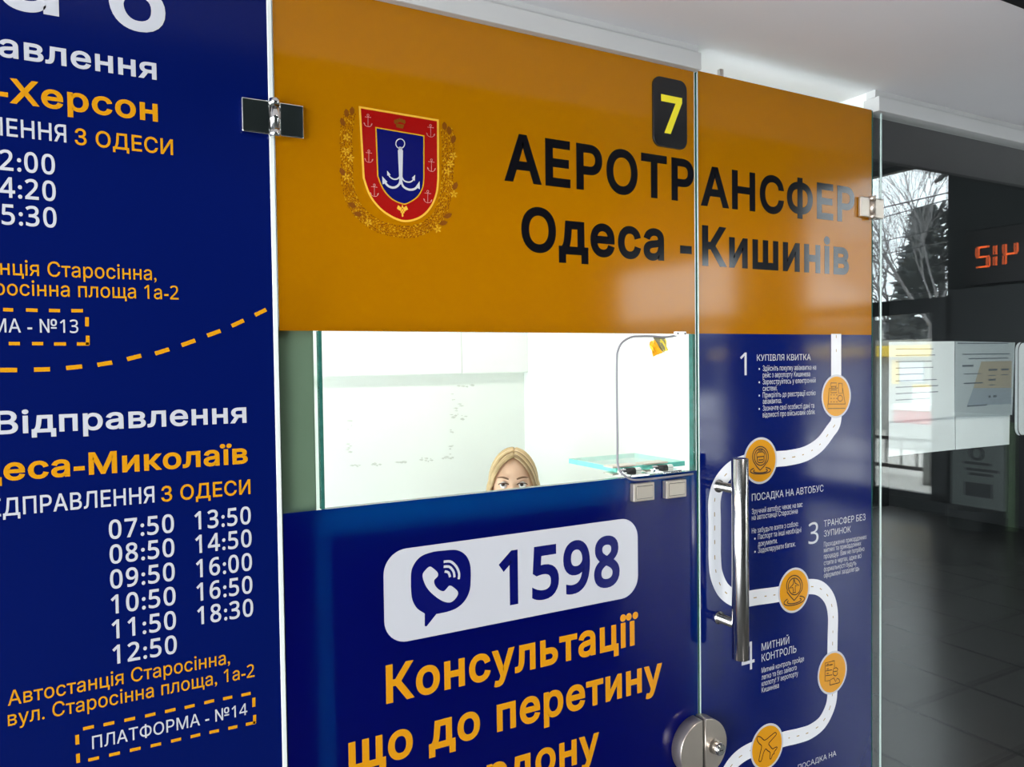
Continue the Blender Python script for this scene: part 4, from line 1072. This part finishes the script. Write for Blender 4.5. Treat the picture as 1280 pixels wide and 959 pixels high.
sm = tmp.modifiers.new('s', 'SMOOTH'); sm.factor = .5; sm.iterations = 2
bpy.context.view_layer.update()
me2 = bpy.data.meshes.new_from_object(tmp.evaluated_get(bpy.context.evaluated_depsgraph_get())); bpy.data.objects.remove(tmp)
bm = bmesh.new(); bm.from_mesh(me2)
obj('body', bm, M['skin'], pr, True, local=True)
for s in (1, -1):
    ec = hc + Vector((s*.0305, -.0695, .004))
    bm = bmesh.new(); bmesh.ops.create_uvsphere(bm, u_segments=24, v_segments=16, radius=.0118); bmesh.ops.translate(bm, vec=ec, verts=bm.verts[:])
    ey_ = obj('eye', bm, M['eye_white'], pr, True, local=True)
    gz = Vector((-.15, -1, .30)).normalized()                                    # glance up towards the left
    bm = bmesh.new(); bmesh.ops.create_uvsphere(bm, u_segments=20, v_segments=12, radius=.0059)
    bmesh.ops.scale(bm, vec=(1, .35, 1), verts=bm.verts[:]); q = gz.to_track_quat('-Y', 'Z').to_matrix().to_4x4()
    bmesh.ops.transform(bm, matrix=Matrix.Translation(ec + gz*.0108) @ q, verts=bm.verts[:])
    obj('iris', bm, M['iris'], ey_, True, local=True)
    bm = tube(bmesh.new(), [ec + Vector((.0165*math.cos(t), -.0118 + .007*abs(math.cos(t))**2, .0070*math.sin(t) + .001)) for t in [math.pi*k/10 for k in range(11)]], [.0006] + [.0017]*9 + [.0006], 6)
    obj('eyelashes', bm, M['lid'], ey_, True, local=True)
    bm = tube(bmesh.new(), [hc + Vector((s*(.013 + .037*t), -.0838 + .012*t*t, .0245 + .006*math.sin(t*2.6))) for t in [k/8 for k in range(9)]], [.0022, .0030, .0032, .0031, .0029, .0026, .0022, .0017, .0009], 8)
    obj('eyebrow', bm, M['brow'], pr, True, local=True)
bm = tube(bmesh.new(), [hc + Vector((x, -.0705 + 14*x*x, -.066 - 2*x*x)) for x in [(-.022 + .0055*k) for k in range(9)]], [.001, .0025, .0034, .0039, .004, .0039, .0034, .0025, .001], 8)
obj('lips', bm, M['lip'], pr, True, local=True)
# hair: locks fall from the parting over the skull and straight down
bm = bmesh.new(); rr = random.Random(21)
a_, b_, c_ = .076, .100, .110
def on(p, k=1.0):
    q = Vector((p.x / a_, p.y / b_, p.z / c_)); q.normalize(); return Vector((q.x*a_*k, q.y*b_*k, q.z*c_*k))
for s in (1, -1):
    for layer in range(3):
        for i in range(30):
            t = (i + rr.uniform(-.3, .3)) / 29
            th = math.radians(60 + 108*t)                     # along the parting, front to back
            P0 = Vector((.004 + s*.001, -b_*math.cos(th), c_*math.sin(th)))
            ysd = -.040 + .133*t
            S0 = Vector((s*a_*math.sqrt(max(.10, 1 - (ysd/b_)**2))*1.02, ysd, -.012))
            kk_ = 1.0 + .018*layer + rr.uniform(-.006, .006)
            pts = [hc + on(P0.lerp(S0, u), kk_) for u in (0, .12, .25, .4, .55, .7, .85)]
            side = hc + Vector((S0.x*kk_ + s*.004, ysd, -.012))
            pts.append(side)
            for dz in (.05, .10, .16, .22, .27): pts.append(side + Vector((s*.006*rr.uniform(-.4, 1), .010*dz/.1*(1 if t > .4 else .2), -dz)))
            r0 = rr.uniform(.0042, .0062); nf = len(bm.faces)
            tube(bm, smooth_path(pts, 2), [r0*.75] + [r0]*(2*(len(pts)-1) - 1) + [r0*.3], 6)
            bm.faces.ensure_lookup_table(); mi = rr.choice((0, 0, 1, 2))
            for f in bm.faces[nf:]: f.material_index = mi
obj('hair', bm, [M['hair'], M['hair_light'], M['hair_dark']], pr, True, local=True)
# clothes follow the skeleton
def cloth(name, idx_pts, mat):
    v, e, r = [], [], []
    for par, p, rad in idx_pts:
        v.append(Vector(p)); r.append(rad)
        if par is not None: e.append((par, len(v) - 1))
    m = skin_mesh(v, e, r, 2); b = bmesh.new(); b.from_mesh(m); return obj(name, b, mat, pr, True, local=True)
sw = [(None, (0, .032, .50), .137), (0, (0, .045, .74), .128), (1, (0, .042, .875), .112)]
for s in (1, -1):
    n0 = len(sw)
    sw += [(2, (s*.165, .045, .882), .068), (n0, (s*.20, .03, .74), .054), (n0+1, (s*.215, .0, .63), .049), (n0+2, (s*.17, -.13, .595), .042), (n0+3, (s*.135, -.20, .60), .035)]
cloth('sweater', sw, M['knit'])
tr_ = [(None, (0, .03, .53), .128)]
for s in (1, -1):
    n0 = len(tr_)
    tr_ += [(0, (s*.09, -.02, .50), .095), (n0, (s*.12, -.22, .50), .086), (n0+1, (s*.12, -.42, .49), .068), (n0+2, (s*.12, -.40, .28), .060), (n0+3, (s*.12, -.39, .11), .048)]
cloth('trousers', tr_, M['denim'])
# swivel chair under the cashier
oc = empty('office_chair', (1.262, 1.08, 0), 'black office chair under the seated person inside the booth', 'chair', rz=RZ)
bm = B(-.22, .22, -.20, .24, .36, .415, .02, seg=3); obj('seat', bm, M['chair'], oc, True, local=True)
bm = B(-.19, .19, .24, .285, .52, .86, .02, seg=3); obj('backrest', bm, M['chair'], oc, True, local=True)
obj('back_arm', B(-.03, .03, .20, .26, .38, .60, .006), M['dark_gap'], oc, local=True)
obj('column', tube(bmesh.new(), [(0, .02, .09), (0, .02, .362)], .025, 16), M['steel'], oc, local=True)
for k in range(5):
    a = k*1.2566 + .3
    lg = obj('leg', tube(bmesh.new(), [(0, .02, .10), (.25*math.cos(a), .02 + .25*math.sin(a), .065)], [.022, .014], 10), M['dark_gap'], oc, local=True)
    obj('castor', tube(bmesh.new(), [(.25*math.cos(a) - .012, .02 + .25*math.sin(a), .028), (.25*math.cos(a) + .012, .02 + .25*math.sin(a), .028)], .028, 14), M['dark_gap'], lg, local=True)
